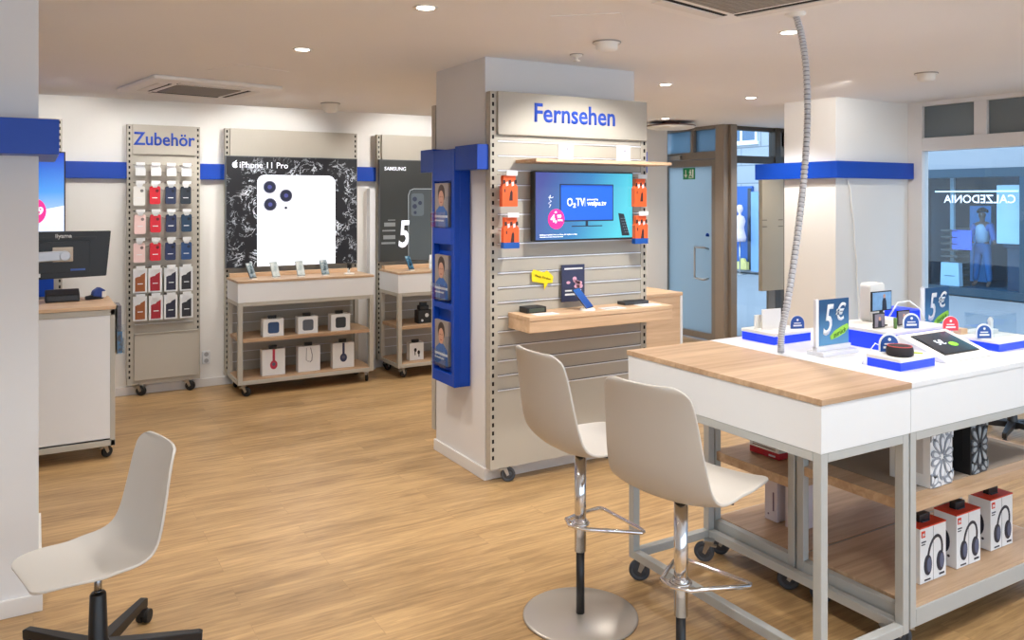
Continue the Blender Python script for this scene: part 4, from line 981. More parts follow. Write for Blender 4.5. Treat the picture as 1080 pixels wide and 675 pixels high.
# round speaker
t = thing('smart_speaker', 'round black speaker with red ring on a blue lit riser', 'speaker', (3.085, 2.075, 1.10))
q = B(); q.lathe([(0, 0), (.046, 0), (.052, .006), (.053, .022), (.050, .036), (.046, .040), (0, .038)], 32); obj('housing', q, M('speaker_fabric', (40, 36, 40), .8, var=.2, scale=200), t)
q = B(); q.tube([(.046*math.cos(2*PI*i/32), .046*math.sin(2*PI*i/32), .040) for i in range(32)], .0022, 6, closed=True); obj('light_ring', q, M('ring_red', (200, 70, 70), .4), t)
q = B(); q.tube([(.05, .02, .008), (.09, .0, .003), (.11, -.03, .003)], .003, 6); obj('cable', q, M('cable_lime', (190, 210, 60), .5), t)
t = thing('charging_cable', 'thin white charging cable loop behind the round speaker riser', 'cable', (0, 0, 0))
q = B(); q.tube([(3.00, 2.19, 1.055), (3.05, 2.22, 1.06), (3.12, 2.24, 1.09), (3.2, 2.27, 1.11), (3.25, 2.24, 1.08), (3.27, 2.2, 1.055)], .0025, 6); obj('wire', q, WHITE, t)
# tablet on wedge
t = thing('tablet_stand', 'white wedge stand with a slanted tablet showing an offer', 'tablet stand', (3.50, 2.15, 1.05))
q = B(); q.prism([(-.13, 0), (.10, 0), (.10, .085), (.09, .09), (-.12, .015), (-.13, .01)], -.18, .18, 'yz'); obj('wedge', q, PLASTW, t, bev=0.004)
sl = math.atan2(.075, .21); mt = Matrix.Translation((0, -.015, .0545)) @ Matrix.Rotation(sl, 4, 'X')
q = B(); q.box(-.13, .13, -.085, .085, -.002, .003, 0, mt); tb = obj('tablet', q, BLACK, t, bev=0.001)
q = B(); q.box(-.122, .122, -.078, .078, .003, .0042, 0, mt); obj('screen', q, grad_screen('tablet_picture', (20, 40, 62), (24, 62, 88), (40, 130, 160), (1, 0, -.4), -.1, .12, .55), tb)
lettering('lettering', '5€', tb, TVW, w=.055, loc=(-.035, -.03, .0555), rot=(R(-90)+sl, 0, R(0)), bold=.01, ext=-.0005)
q = B(); q.prism([(x+.03, y-.02) for x, y in ell(0, 0, .028, .018, 18)], .0043, .0052, 'xy')
bmesh.ops.transform(q.bm, matrix=mt, verts=q.bm.verts); obj('green_dot', q, M('lime_lit', (120, 210, 40), .4, emit=(120, 210, 40), estr=.4), tb)
# white router and picture frames on the large riser
t = thing('router', 'tall white router standing behind the picture frames', 'router', (3.60, 2.57, 1.14))
q = B(); q.prism(rrect(-.058, .058, 0, .19, .02), -.03, .03); obj('housing', q, PLASTW, t, bev=0.006)
q = B(); q.prism(ell(.035, .14, .006, n=10), -.0315, -.03); obj('status_light', q, M('led_grey', (120, 160, 200), .4), t)
PF = [((3.49, 2.44, 1.21), .075, .048, 'large picture frame raised above the two smaller ones', 'large'),
      ((3.415, 2.40, 1.14), .040, .036, 'small picture frame left of the large one on the riser', 'left'),
      ((3.60, 2.40, 1.14), .048, .036, 'small picture frame right of the large one on the riser', 'right')]
for loc, hw, hh, n, k in PF:
    t = thing('picture_frame', n, 'picture frame', loc, 0, 'picture frames on the large riser')
    q = B(); q.box(-hw, hw, 0, .008, .002, 2*hh); 
    if k == 'large': q.box(-.01, .01, .0, .008, -.07, .01); q.box(-.03, .03, -.01, .03, -.07, -.064)
    obj('frame', q, BLACK, t, bev=0.001)
    q = B(); q.box(-hw+.005, hw-.005, -.001, 0, .007, 2*hh-.005); pc = obj('picture', q, M('pic_sky_'+k, (120, 160, 200) if k == 'large' else (120, 112, 124), .3, var=.25, scale=40), t)
    q = B()
    q.prism([(.0, .007), (.035, .007), (.03, hh), (.024, hh*1.3), (.008, hh*1.3), (.002, hh)] if k == 'large' else [(-.012, .007), (.016, .007), (.012, hh), (-.01, hh)], -.0022, -.001, m=0)
    q.prism(ell(.016 if k == 'large' else 0, hh*1.5 if k == 'large' else hh*1.25, .008, .010, 12), -.0022, -.001, m=1); obj('figure_print', q, [PRINT, FACE], pc)
q = B(); q.cyl((0, 0, 0), (0, 0, .05), .008, .008, 12); o = obj('bulb_remote', q, M('green_plastic', (86, 120, 60), .5)); o.location = (3.475, 2.36, 1.14); tag(o, 'small green cylinder standing before the left picture frame', 'figure')
t = thing('power_cable', 'white cable looping down at the right of the large riser', 'cable', (0, 0, 0))
q = B(); q.tube([(3.66, 2.52, 1.16), (3.70, 2.50, 1.23), (3.75, 2.47, 1.24), (3.79, 2.44, 1.20), (3.80, 2.42, 1.145)], .004, 8); obj('wire', q, WHITE, t)
# clear case with white earbuds, brown box
t = thing('display_case', 'clear acrylic case covering a small white device', 'display case', (3.96, 2.19, 1.10))
q = B()
for a in ((-.095, -.091, -.07, .07, 0, .10), (.091, .095, -.07, .07, 0, .10), (-.095, .095, -.07, -.066, 0, .10), (-.095, .095, .066, .07, 0, .10), (-.095, .095, -.07, .07, .096, .10)): q.box(*a)
obj('cover', q, GLASSC, t)
t = thing('earbud_case', 'small white device inside the clear case', 'device', (3.96, 2.19, 1.10))
q = B(); q.box(-.035, .035, -.02, .02, 0, .022); q.lathe([(0, .022), (.011, .022), (.012, .05), (.014, .062), (.008, .076), (0, .08)], 16); obj('housing', q, PLASTW, t, bev=0.003)
q = B(); q.box(-.028, .028, -.02, .02, 0, .026); o = obj('wooden_block', q, OAKP, None, bev=0.002); o.location = (3.83, 2.26, 1.10); tag(o, 'small brown wooden block left of the clear case', 'block')

# ------------------------------------------------------------------ shell chairs
def shell_bm(sc=1.0, front=1.0, up=1.0):
    prof = [(.325, .004), (.317, .008), (.295, .012), (.22, .012), (.13, .008), (.06, .003), (0, -.002), (-.06, .0), (-.105, .012), (-.14, .036), (-.165, .075), (-.18, .125), (-.192, .18), (-.203, .24), (-.215, .31), (-.226, .36), (-.235, .395), (-.240, .418), (-.242, .43)]
    prof = [(y * front if y > 0 else y, z * up) for y, z in prof]
    L = [0]
    for a, c in zip(prof, prof[1:]): L.append(L[-1] + math.hypot(a[0]-c[0], a[1]-c[1]))
    T = L[-1]; n = 14; b = B(); rows = []
    for i, (y, z) in enumerate(prof):
        s = L[i]; u = s / T
        W = .185 + .03*math.sin(min(1, u/.5)*PI/2) if u < .5 else .215 - .040*((u-.5)/.5)**1.3
        rc = .055
        d = min(s, T - s)
        if d < rc: W = W - rc + math.sqrt(max(0, rc*rc - (rc-d)**2)) + .0
        a = prof[max(0, i-1)]; c = prof[min(len(prof)-1, i+1)]
        ty, tz = c[0]-a[0], c[1]-a[1]; l = math.hypot(ty, tz); ty /= l; tz /= l
        ny, nz = -tz * -1, ty * -1        # normal towards the sitter
        ny, nz = tz, -ty
        dish = (.016 if u < .3 else .03) * (1 if .06 < u < .96 else .6)
        row = []
        for k in range(n+1):
            e = -1 + 2*k/n
            off = dish * abs(e)**2.4
            row.append(b.bm.verts.new((e*W*sc, (y + ny*off)*sc, (z + nz*off)*sc)))
        rows.append(row)
    for A, Q in zip(rows, rows[1:]):
        for k in range(n): b.face([A[k], A[k+1], Q[k+1], Q[k]], 0, True)
    return b
def shell(parent, z, name='seat_shell', dy=0.0, front=1.0, up=1.0):
    b = shell_bm(1.0, front, up); o = obj(name, b, SHELL, parent, loc=(0, dy, z))
    md = o.modifiers.new('thick', 'SOLIDIFY'); md.thickness = .011; md.offset = 0
    md = o.modifiers.new('bv', 'BEVEL'); md.width = .003; md.segments = 2; md.limit_method = 'ANGLE'; md.angle_limit = R(50)
    md = o.modifiers.new('sub', 'SUBSURF'); md.levels = 1; md.render_levels = 1
    return o
def bar_stool():
    t = thing('bar_stool', 'beige shell bar stool on a chrome post, farther from the camera beside the Fernsehen board', 'bar stool', (1.972, 2.78, 0), R(-90), 'shell bar stools at the high table')
    shell(t, .705)
    q = B(); q.lathe([(0, 0), (.235, 0), (.240, .004), (.240, .008), (.232, .012), (.03, .016), (0, .016)], 64); obj('base_plate', q, M('stool_base', (186, 178, 168), .3, metal=.5, var=.03), t)
    q = B(); q.cyl((0, 0, .014), (0, 0, .285), .0175, n=24); obj('lower_post', q, BLACK, t)
    q = B(); q.cyl((0, 0, .275), (0, 0, .682), .0245, n=28); obj('gas_post', q, CHROME, t)
    q = B(); q.cyl((0, 0, .680), (0, 0, .706), .032, .05); obj('seat_plate', q, BLACK, t, bev=0.003)
    q = B(); q.tube([(.03, .02, .683), (.10, .10, .672), (.12, .15, .660)], .004, 8); obj('lever', q, BLACK, t)
    q = B()
    pts = []
    zf = .372
    for a in range(0, 360, 20): pts.append((.034*math.cos(R(a)), .034*math.sin(R(a)), zf+.02))
    q.tube(pts, .006, 8, closed=True)
    q.tube([(-.155, .20, zf-.01), (-.15, .215, zf-.01), (-.13, .222, zf-.01), (.13, .222, zf-.01), (.15, .215, zf-.01), (.155, .20, zf-.01), (.10, .06, zf+.01), (.06, -.03, zf+.02), (0, -.055, zf+.02), (-.06, -.03, zf+.02), (-.10, .06, zf+.01)], .0085, 10, closed=True)
    q.tube([(-.06, -.03, zf+.015), (-.02, .0, zf+.015)], .006, 8); q.tube([(.06, -.03, zf+.015), (.02, .0, zf+.015)], .006, 8)
    q.cyl((0, 0, zf-.0), (0, 0, zf+.035), .029, n=24)
    obj('footrest', q, CHROME, t)
    return t
st = bar_stool(); remember(None)
dup(st, (1.974, 2.17, 0), R(-76), 'beige shell bar stool on a chrome post, nearest the camera before the high table')

def office_chair(loc, rz, base_rot, label, seat_z=.38):
    t = thing('office_chair', label, 'office chair', loc, rz, 'shell office chairs on castors')
    shell(t, seat_z + .03, dy=0.0, front=.76, up=.95)
    q = B(); q.box(-.09, .09, -.07, .07, seat_z+.002, seat_z+.014); q.cyl((0, 0, seat_z-.01), (0, 0, seat_z+.01), .03, .04); obj('seat_plate', q, BLACK, t, bev=0.003)
    q = B(); q.cyl((0, 0, .27), (0, 0, seat_z), .0135, n=20); q.cyl((0, 0, .30), (0, 0, .303), .0145, n=20); obj('gas_post', q, M('dull_chrome', (150, 150, 152), .25, metal=1), t)
    q = B(); q.lathe([(0, .06), (.04, .06), (.045, .10), (.034, .125), (.028, .29), (.024, .296), (0, .296)], 28); obj('hub', q, BLACK, t)
    for k in range(5):
        a = base_rot - rz + k*2*PI/5
        q = B(); rr = .345
        for s_ in (1,):
            pr = [(.03, .115), (.03, .07), (.32, .072), (.345, .06), (.36, .065), (.362, .098), (.35, .104)]
        b0 = B()
        v0 = []; v1 = []
        for (r_, z_) in pr:
            wd = .026 - .012*(r_/.36)
            v0.append(b0.bm.verts.new((r_, -wd, z_))); v1.append(b0.bm.verts.new((r_, wd, z_)))
        b0.face(v0); b0.face(v1[::-1])
        for i in range(len(pr)): b0.face([v0[i], v0[(i+1) % len(pr)], v1[(i+1) % len(pr)], v1[i]])
        arm = obj('base_arm', b0, BLACK, t, bev=0.003, rot=(0, 0, a))
        q = B(); q.cyl((.345, 0, .05), (.345, 0, .07), .008)
        q.box(.325, .365, -.012, .012, .035, .058)
        q.cyl((.345+.012, -.024, .027), (.345+.012, -.005, .027), .027, n=20); q.cyl((.345+.012, .005, .027), (.345+.012, .024, .027), .027, n=20)
        obj('caster', q, RUBBERB, t, rot=(0, 0, a), bev=0.002)
    return t
office_chair((.206, 3.355, 0), R(103), R(58), 'beige shell office chair on black star base beside the left pillar')
office_chair((6.20, 3.27, 0), R(50), R(200), 'far office chair with black star base beyond the product table', .36)

# ------------------------------------------------------------------ right pillar cable, info panel
t = thing('wall_cable', 'thin white cable hanging in a curve on the right pillar below the band', 'cable', (0, 0, 0))
q = B(); q.tube([(6.13 + .14*(i/14)**.6 + .006*math.sin(i*1.3), 4.62, 1.91 - i*.066) for i in range(15)] + [(6.26, 4.60, .8), (6.26, 4.60, .3), (6.26, 4.6, .01)], .008, 8); obj('wire', q, PLASTW, t)
t = thing('metal_panel', 'tall beige metal panel mounted left of the right pillar', 'panel', (7.78, 6.97, 0))
q = B(); q.box(-.16, .22, -.03, .03, .62, 2.10); obj('panel', q, M('panel_brown', (176, 162, 140), .45, var=.02), t, bev=0.004)
q = B()
for x in (-.12, .16):
    for z in (1.40, 1.48): q.box(x-.04, x+.04, -.033, -.03, z, z+.006)
obj('slots', q, DARK, t)
q = B(); q.box(-.02, .10, .0, .03, 0, .62); obj('post', q, ALU, t)

# exit sign on door glass
t = thing('exit_sign', 'green emergency exit pictogram sign hung on the glazed door', 'sign', (DX-.02, 7.66, 2.055), -PI/2)
q = B(); q.box(-.105, .105, 0, .008, -.07, .075); obj('panel', q, M('exit_green', (16, 122, 70), .4, emit=(10, 110, 60), estr=.15), t)
q = B(); q.prism([(-.063, .05), (-.047, .05), (-.047, -.01), (-.025, -.01), (-.055, -.05), (-.085, -.01), (-.063, -.01)], -.002, 0)
q.box(.0, .085, -.002, 0, -.055, -.048); q.box(.06, .085, -.002, 0, -.05, .055)
q.prism(ell(.03, .045, .009, n=12), -.002, 0); q.prism([(.02, .035), (.045, .03), (.04, .0), (.055, -.03), (.045, -.035), (.028, -.005), (.012, -.04), (.003, -.036), (.02, -.0), (.022, .02), (.005, .01), (.005, .018)], -.002, 0)
obj('pictogram', q, M('exit_white', (235, 245, 238), .4), t)
q = B(); q.prism(ell(0, 0, .03, .022, 16), -.002, 0); q.box(-.03, .03, -.002, 0, -.02, 0); o = obj('round_sticker', q, BLUE); o.location = (DX-.01, 7.34, 1.30); o.rotation_euler = (0, 0, -PI/2); tag(o, 'small blue sticker on the door glass above the handle', 'sticker')

# ------------------------------------------------------------------ spiral hose
t = thing('spiral_hose', 'grey ribbed spiral cable hose hanging from the ceiling to the table', 'hose', (3.12, 2.64, 0))
base_pts = [(0, 0, 2.63), (.035, -.01, 2.52), (.055, -.02, 2.35), (.05, -.03, 2.12), (.02, -.04, 1.9), (-.03, -.055, 1.68), (-.09, -.07, 1.46), (-.155, -.085, 1.26), (-.195, -.09, 1.14), (-.20, -.09, 1.052)]
def cr(P, n):
    P = [Vector(p) for p in P]; out = []
    for i in range(len(P)-1):
        p0 = P[max(i-1, 0)]; p1 = P[i]; p2 = P[i+1]; p3 = P[min(i+2, len(P)-1)]
        for k in range(n):
            u = k/n; out.append(.5*((2*p1) + (-p0+p2)*u + (2*p0-5*p1+4*p2-p3)*u*u + (-p0+3*p1-3*p2+p3)*u**3))
    out.append(P[-1]); return out
pts = cr(base_pts, 60)
q = B(); q.tube(pts, [(.0165 if (i % 6) < 3 else .0135) for i in range(len(pts))], 14); obj('ribbed_sleeve', q, M('hose_grey', (196, 196, 200), .4, var=.04), t)
q = B()
for i in range(2, len(pts)-4, 6): q.tube([pts[i+2], pts[i+3]], .0142, 14)
obj('dark_ribs', q, M('hose_groove', (120, 120, 126), .5), t)
q = B(); q.lathe([(0, 2.63), (.05, 2.63), (.05, 2.622), (.03, 2.612), (0, 2.612)], 24); obj('ceiling_collar', q, PLASTW, t)

# ------------------------------------------------------------------ ceiling things
def cassette(cx, cy, s, label, rz=0):
    t = thing('air_conditioner', label, 'air conditioner', (cx, cy, CZ), rz, 'ceiling cassette air conditioners')
    q = B(); q.box(-s, s, -s, s, -.03, 0)
    obj('cover', q, M('cassette_white', (242, 240, 238), .5, var=.01), t, bev=0.02)
    g_ = M('cassette_grille', (150, 142, 134), .6, var=.05)
    q = B(); a = s*.50
    q.box(-a, a, -a, a, -.036, -.028)
    for k in range(15): q.box(-a+.01, a-.01, -a + 2*a*k/15 + .004, -a + 2*a*(k+.45)/15, -.039, -.036)
    obj('grille', q, g_, t)
    for k in range(4):
        q = B(); q.box(-s*.55, s*.55, s*.66, s*.80, -.036, -.0295); q.box(-s*.55, s*.55, s*.60, s*.65, -.0325, -.0295, 1); obj('louvre', q, [M('cassette_louvre', (232, 228, 224), .5), DARK], t, rot=(0, 0, k*PI/2))
    return t
cassette(1.13, 6.80, .485, 'square ceiling cassette air conditioner near the back wall', R(10))
cassette(2.60, 2.44, .42, 'ceiling cassette air conditioner cut by the top edge above the table', R(12))

vis = [(1.561, 3.43), (1.371, 4.762), (3.452, 2.961), (5.413, 5.058), (4.213, 4.803), (6.018, 6.861)]
vl = ['front round downlight left of the middle pillar', 'round downlight farther back, above the left walkway', 'round downlight right beside the spiral hose', 'round downlight in front of the right pillar', 'round downlight just right of the middle pillar', 'farthest round downlight near the entrance door']
hid = [(7.4, 6.3), (-.6, 2.3), (1.2, 2.1), (3.0, 1.2), (4.9, 2.6), (5.3, 1.0), (-1.5, 4.6), (1.3, 0.6), (0.25, 5.5), (3.9, 6.6), (4.8, 7.2), (2.25, 6.15), (.9, 6.0), (2.55, 7.05), (1.2, 7.3+.0)]  # unseen downlights of the ceiling grid; first one added to brighten the recess panel
def downlight(x, y, label):
    t = thing('downlight', label, 'downlight', (x, y, CZ), 0, 'recessed ceiling downlights')
    q = B(); q.lathe([(.042, -.003), (.056, -.006), (.058, 0), (.042, 0)], 28); obj('rim', q, PLASTW, t)
    q = B(); q.lathe([(0, -.004), (.040, -.0035), (.043, -.001), (0, -.001)], 28); obj('lens', q, LAMP, t)
def lamp(x, y, e, tgt=None, size=R(120), col=(1.0, .97, .925), blend=.7, r=.04):
    l = bpy.data.lights.new('downlight_beam', 'SPOT'); l.energy = e; l.spot_size = size; l.spot_blend = blend; l.color = col; l.shadow_soft_size = r
    o = bpy.data.objects.new('downlight_beam', l); COL.objects.link(o); o.location = (x, y, CZ-.03)
    if tgt: o.rotation_euler = (Vector(tgt) - o.location).to_track_quat('-Z', 'Y').to_euler()
for (x, y), n in zip(vis, vl): downlight(x, y, n); lamp(x, y, 55)
for x, y in hid: lamp(x, y, 22 if y > 5.2 and x < 3.5 else 55)
# wall washers before the boards, then unseen spots on pillar, table and shelf fronts
WASH = [((1.02, 6.9), (1.02, 7.9, 1.7), 45), ((1.9, 6.9), (1.9, 7.9, 1.8), 35), ((3.4, 6.9), (3.4, 7.9, 1.8), 35), ((.2, 6.7), (.2, 7.9, 1.6), 30),
        ((2.98, 3.38), (2.98, 4.3, 1.2), 75), ((5.2, 3.9), (6.1, 5.1, 1.5), 35), ((2.3, 2.6), (2.6, 2.2, 1.0), 25), ((3.2, 1.1), (3.3, 2.0, .8), 30)]
for (x, y), tg_, e in WASH: lamp(x, y, e, tg_, R(95), blend=.5)

def dome(x, y, label, r=.06, h=.05, cat='detector', name='ceiling_detector'):
    t = thing(name, label, cat, (x, y, CZ))
    q = B(); q.lathe([(0, 0), (r*1.25, 0), (r*1.25, -.008), (r, -.012), (r*.97, -h*.75), (r*.7, -h), (0, -h)][::-1], 28); obj('housing', q, PLASTW, t)
    q = B(); q.lathe([(r*1.26, -.0), (r*1.3, -.004), (r*1.26, -.009)], 28); obj('ring', q, M('ring_grey', (160, 155, 150), .5), t)
    return t
dome(2.372, 7.33, 'cream dome detector on the ceiling before the back wall', .07, .085)
dome(2.779, 3.661, 'white ceiling speaker dome above the Fernsehen board', .062, .055, 'speaker', 'ceiling_speaker')
dome(5.409, 3.435, 'white dome on the ceiling above the product table, far right', .06, .06)
t = thing('sprinkler', 'tiny white sprinkler head beside the ceiling dome', 'sprinkler', (2.866, 4.08, CZ))
q = B(); q.lathe([(0, -.045), (.02, -.043), (.022, -.036), (.008, -.034), (.012, -.018), (.034, -.012), (.038, 0), (0, 0)], 20); obj('head', q, PLASTW, t)
q = B(); q.lathe([(.038, -.001), (.042, -.004), (.042, 0), (.038, 0)], 20); obj('escutcheon', q, M('ring_grey', (160, 155, 150), .5), t)
t = thing('ceiling_disc', 'flat white round ceiling disc with dark rim near the entrance', 'ceiling speaker', (6.35, 7.15, CZ))
q = B(); q.lathe([(0, -.085), (.22, -.082), (.27, -.07), (.28, -.055), (.2, -.05), (0, -.05)], 40); obj('disc', q, PLASTW, t)
q = B(); q.lathe([(.275, -.052), (.285, -.045), (.275, -.04), (.1, -.04), (.1, -.0), (0, 0), (0, -.05), (.27, -.05)], 40); obj('rim', q, M('ring_brown', (120, 90, 84), .5), t)
for x0, y0, x1_, y1_, n in ((1.16, 5.50, 1.53, 5.64, 'back'), (2.15, 3.28, 2.40, 3.05, 'middle')):
    t = thing('access_hatch', f'thin access hatch joint in the ceiling, {n} one', 'hatch', (0, 0, 0))
    d_ = Vector((x1_-x0, y1_-y0, 0)); n_ = Vector((-d_.y, d_.x, 0)) * (1 if n == 'back' else .9)
    q = B(); P0 = Vector((x0, y0, CZ)); cs = [P0, P0+d_, P0+d_+n_, P0+n_]
    v = [q.bm.verts.new(c) for c in cs] + [q.bm.verts.new(c - Vector((0, 0, .003))) for c in cs]
    for f_ in ((0,1,2,3), (4,5,6,7), (0,1,5,4), (1,2,6,5), (2,3,7,6), (3,0,4,7)): q.face([v[i] for i in f_])
    obj('cover', q, CEIL, t)

# ------------------------------------------------------------------ outside: street and the buildings opposite
b = B(); b.box(7.13, 40, -12, 30, -.12, -.02); struct('street_pavement', b, M('paving', (136, 142, 146), .8, var=.06, scale=1.5))
ST = blocks_mat('pale_stone', (160, 166, 172), (150, 158, 166), (112, 120, 128), 1.2, .42)
t = thing('opposite_building', 'pale stone building across the street with a blue shop front', 'building', (14.45, 0, 0))
q = B(); q.box(0, 6, 12.2, 28, 0, 12)
obj('wall', q, ST, t)
q = B(); q.box(-.02, .5, 4.0, 12.2, 2.28, 12); q.box(-.02, .5, -10, 4.0, 0, 12); q.box(-.02, .5, 9.4, 12.2, 0, 2.28); obj('wall', q, M('pale_render', (140, 148, 156), .8, var=.03, scale=2), t)
def far_window(y0, y1, z0, z1):
    q = B(); q.box(-.06, .0, y0-.1, y1+.1, z0-.1, z0-.03); q.box(-.04, .02, y0-.05, y0, z0-.03, z1+.05); q.box(-.04, .02, y1, y1+.05, z0-.03, z1+.05); q.box(-.04, .02, y0, y1, z1, z1+.05); q.box(-.04, .02, y0, y1, z0-.03, z0)
    m_ = (y0+y1)/2; q.box(-.04, .02, m_-.03, m_+.03, z0, z1); q.box(-.04, .02, y0, y1, z0+(z1-z0)*.6, z0+(z1-z0)*.6+.05)
    w_ = obj('window', q, M('window_white', (226, 232, 238), .6), t); g_ = B(); g_.box(-.02, -.005, y0, y1, z0, z1); obj('pane', g_, M('far_glass', (70, 100, 130), .1), w_)
for y in (13.35, 16.2, 19.0): far_window(y, y+.85, 3.1, 4.6)
for y in (2.5, 5.2, 8.0): far_window(y, y+1, 3.4, 4.9)
# blue shop front on the stone building
FBLUE = M('shopfront_blue', (18, 84, 160), .5, var=.05); FNAVY = M('shopfront_navy', (16, 34, 56), .25, var=.1)
q = B(); q.box(-.05, 0, 13.42, 14.35, .08, 2.03); obj('shop_front', q, FBLUE, t)
q = B(); q.box(-.06, -.05, 13.95, 14.35, .08, 1.98); q.box(-.06, -.05, 13.44, 13.55, .08, 1.98); obj('shop_glass', q, FNAVY, t)
q = B(); q.box(-.07, -.06, 14.0, 14.03, .45, .95); obj('sign_bar', q, M('sign_lime', (190, 200, 90), .5), t)
lettering('lettering', 'UNE', t, M('sign_lime', (190, 200, 90), .5), w=.36, h=.22, loc=(-.075, 13.92, .93), rot=(0, 0, -PI/2), bold=.02)
lettering('lettering', 'BOUTIQUE', t, WHITE, w=.4, loc=(-.075, 13.80, 1.42), rot=(0, 0, -PI/2), bold=.02) if False else None
q = B(); q.box(-.09, -.05, 13.12, 13.42, .05, 1.9); obj('side_pier', q, M('pier_blue', (120, 160, 205), .6, var=.08, scale=6), t)
q = B(); q.box(-.16, -.06, 13.5, 13.78, .08, .26); q.prism([(13.55, .26), (13.72, .26), (13.68, .34), (13.6, .34)], -.14, -.08, 'yz'); o = obj('goods_stack', q, M('goods_yellow', (214, 206, 130), .6, var=.2)); o.location = (14.45, 0, 0); tag(o, 'pale yellow goods stacked at the foot of the blue shop front', 'goods')
t2 = thing('shop_mannequin', 'pale dressed mannequin standing at the blue shop front outside', 'mannequin', (14.16, 13.57, .62), -PI/2)
q = B(); q.lathe([(0, .98), (.05, .97), (.075, .90), (.07, .84), (.03, .78), (.03, .74), (.10, .70), (.13, .60), (.10, .45), (.11, .36), (.15, .22), (.13, .12), (0, .12)][::-1], 20); obj('figure', q, M('mannequin_pale', (226, 206, 214), .6, var=.15, scale=10), t2)
q = B(); q.cyl((0, 0, -.62), (0, 0, .14), .015); q.cyl((0, 0, -.64), (0, 0, -.62), .14); obj('stand', q, STEEL, t2)

# shop opposite the big window
t = thing('opposite_shop', 'dark teal shop front across the street with a sign reflection built as white lettering', 'shop front', (14.45, 0, 0))
TEAL = M('shopfront_teal', (26, 58, 76), .4, var=.05); INT = M('shop_interior', (70, 96, 112), .8, var=.05)
q = B(); q.box(-.05, .06, 9.22, 9.40, 0, 2.28); q.box(-.05, .06, 4.0, 9.22, 2.12, 2.28); q.box(-.08, .06, 4.0, 9.22, 0, .14); q.box(-.05, .06, 7.36, 7.48, .14, 2.12); q.box(-.05, .06, 5.4, 5.5, .14, 2.12); obj('frame', q, TEAL, t)
q = B(); q.box(.0, .012, 7.48, 9.22, .14, 2.12); q.box(.0, .012, 4.0, 7.36, .14, 2.12); obj('pane', q, glass('far_pane', (.78, .9, .97), 1.2), t)
q = B(); q.box(2.2, 2.3, 4.0, 9.6, 0, 2.6); q.box(.06, 2.3, 9.4, 9.5, 0, 2.6); q.box(.06, 2.3, 3.9, 4.0, 0, 2.6); q.box(.06, 2.3, 4.0, 9.5, .0, .1); q.box(.06, 2.3, 4.0, 9.5, 2.28, 2.4); obj('interior', q, INT, t)
lettering('lettering', 'CALZEDONIA', t, M('sign_reflection_white', (236, 240, 244), .5, emit=(220, 232, 244), estr=.5), w=1.27, loc=(-.02, 8.19, 1.665), rot=(0, 0, -PI/2), bold=.014, mirror=True)  # reflection of a shop sign, built as glowing mirrored letters
q = B(); q.box(.12, .15, 7.6, 9.08, 1.86, 1.885); obj('light_tube', q, M('tube_glow', (225, 240, 250), .5, emit=(210, 232, 250), estr=1.6), t)
q = B(); q.box(.5, .56, 8.95, 9.02, .14, 2.2); obj('inner_post', q, M('post_pale', (190, 200, 204), .5), t)
def prop(name, boxes, mat, label, cat, bev=0.01):
    q = B()
    for a in boxes: q.box(*a)
    o = obj(name, q, mat, None, bev); o.location = (14.45, 0, 0); tag(o, label, cat); return o
prop('shelf_unit', [(.3, .7, 8.75, 9.08, .1, .16)] + [(.3, .7, 8.75, 9.08, .16+.12*k, .20+.12*k) for k in range(9)] + [(.68, .7, 8.75, 9.08, .1, 1.2)], M('shelf_brown', (96, 84, 76), .6), 'brown slatted shelf unit inside the shop across the street', 'shelf unit')
t3 = thing('paper_bag', 'white shopping bag standing in the window of the opposite shop', 'bag', (14.60, 8.78, .14))
q = B(); q.prism([(-.18, 0), (.18, 0), (.165, .42), (-.165, .42)], -.06, .06, 'yz'); obj('bag', q, WHITE, t3)
lettering('lettering', 'CALZEDONIA', t3, BLACK, w=.20, loc=(-.061, 0, .17), rot=(0, 0, -PI/2), mirror=True)
prop('hanging_banner', [(.25, .27, 7.62, 8.02, .95, 1.98)], M('banner_white', (214, 222, 226), .6, emit=(200, 212, 222), estr=.08, var=.08, scale=4), 'tall pale banner hanging in the window of the opposite shop', 'banner', .001)  # pale banner given a faint glow of its own in the material
prop('poster_panel', [(1.25, 1.27, 8.68, 9.08, .14, 1.60)], M('poster_blue', (90, 150, 214), .5, emit=(80, 140, 210), estr=.3, var=.1), 'bright blue tall panel inside the opposite shop behind the person', 'panel', .001)
prop('sale_screen', [(.30, .32, 8.50, 8.86, .80, 1.16)], M('screen_purple', (92, 104, 200), .5, emit=(84, 100, 210), estr=.35, var=.25, scale=6), 'bluish purple screen beside the person inside the opposite shop', 'screen', .001)
prop('shop_counter', [(.55, 1.0, 7.5, 8.0, .1, .86), (.5, 1.05, 7.45, 8.05, .86, .92)], M('counter_dark', (40, 62, 84), .5), 'dark counter with lighter top inside the opposite shop', 'counter')

# person inside the opposite shop
def skin_figure(name, verts, edges, radii, mat, parent, lvl=1, root=0):
    me = bpy.data.meshes.new(name); me.from_pydata(verts, edges, []); me.update()
    o = bpy.data.objects.new(name, me); COL.objects.link(o)
    md = o.modifiers.new('skin', 'SKIN'); md.use_smooth_shade = True
    sk = me.skin_vertices[0].data if me.skin_vertices else None
    if sk is None:
        bpy.context.view_layer.objects.active = o
        sk = me.skin_vertices[0].data
    for i, r_ in enumerate(radii): sk[i].radius = (r_, r_) if not isinstance(r_, tuple) else r_; sk[i].use_root = (i == root)
    md = o.modifiers.new('sub', 'SUBSURF'); md.levels = lvl; md.render_levels = lvl
    bpy.context.view_layer.update()
    me2 = bpy.data.meshes.new_from_object(o.evaluated_get(bpy.context.evaluated_depsgraph_get()))
    bpy.data.objects.remove(o)
    me2.materials.clear(); me2.materials.append(mat)
    for p_ in me2.polygons: p_.use_smooth = True
    o = bpy.data.objects.new(name, me2); COL.objects.link(o); o.parent = parent
    return o
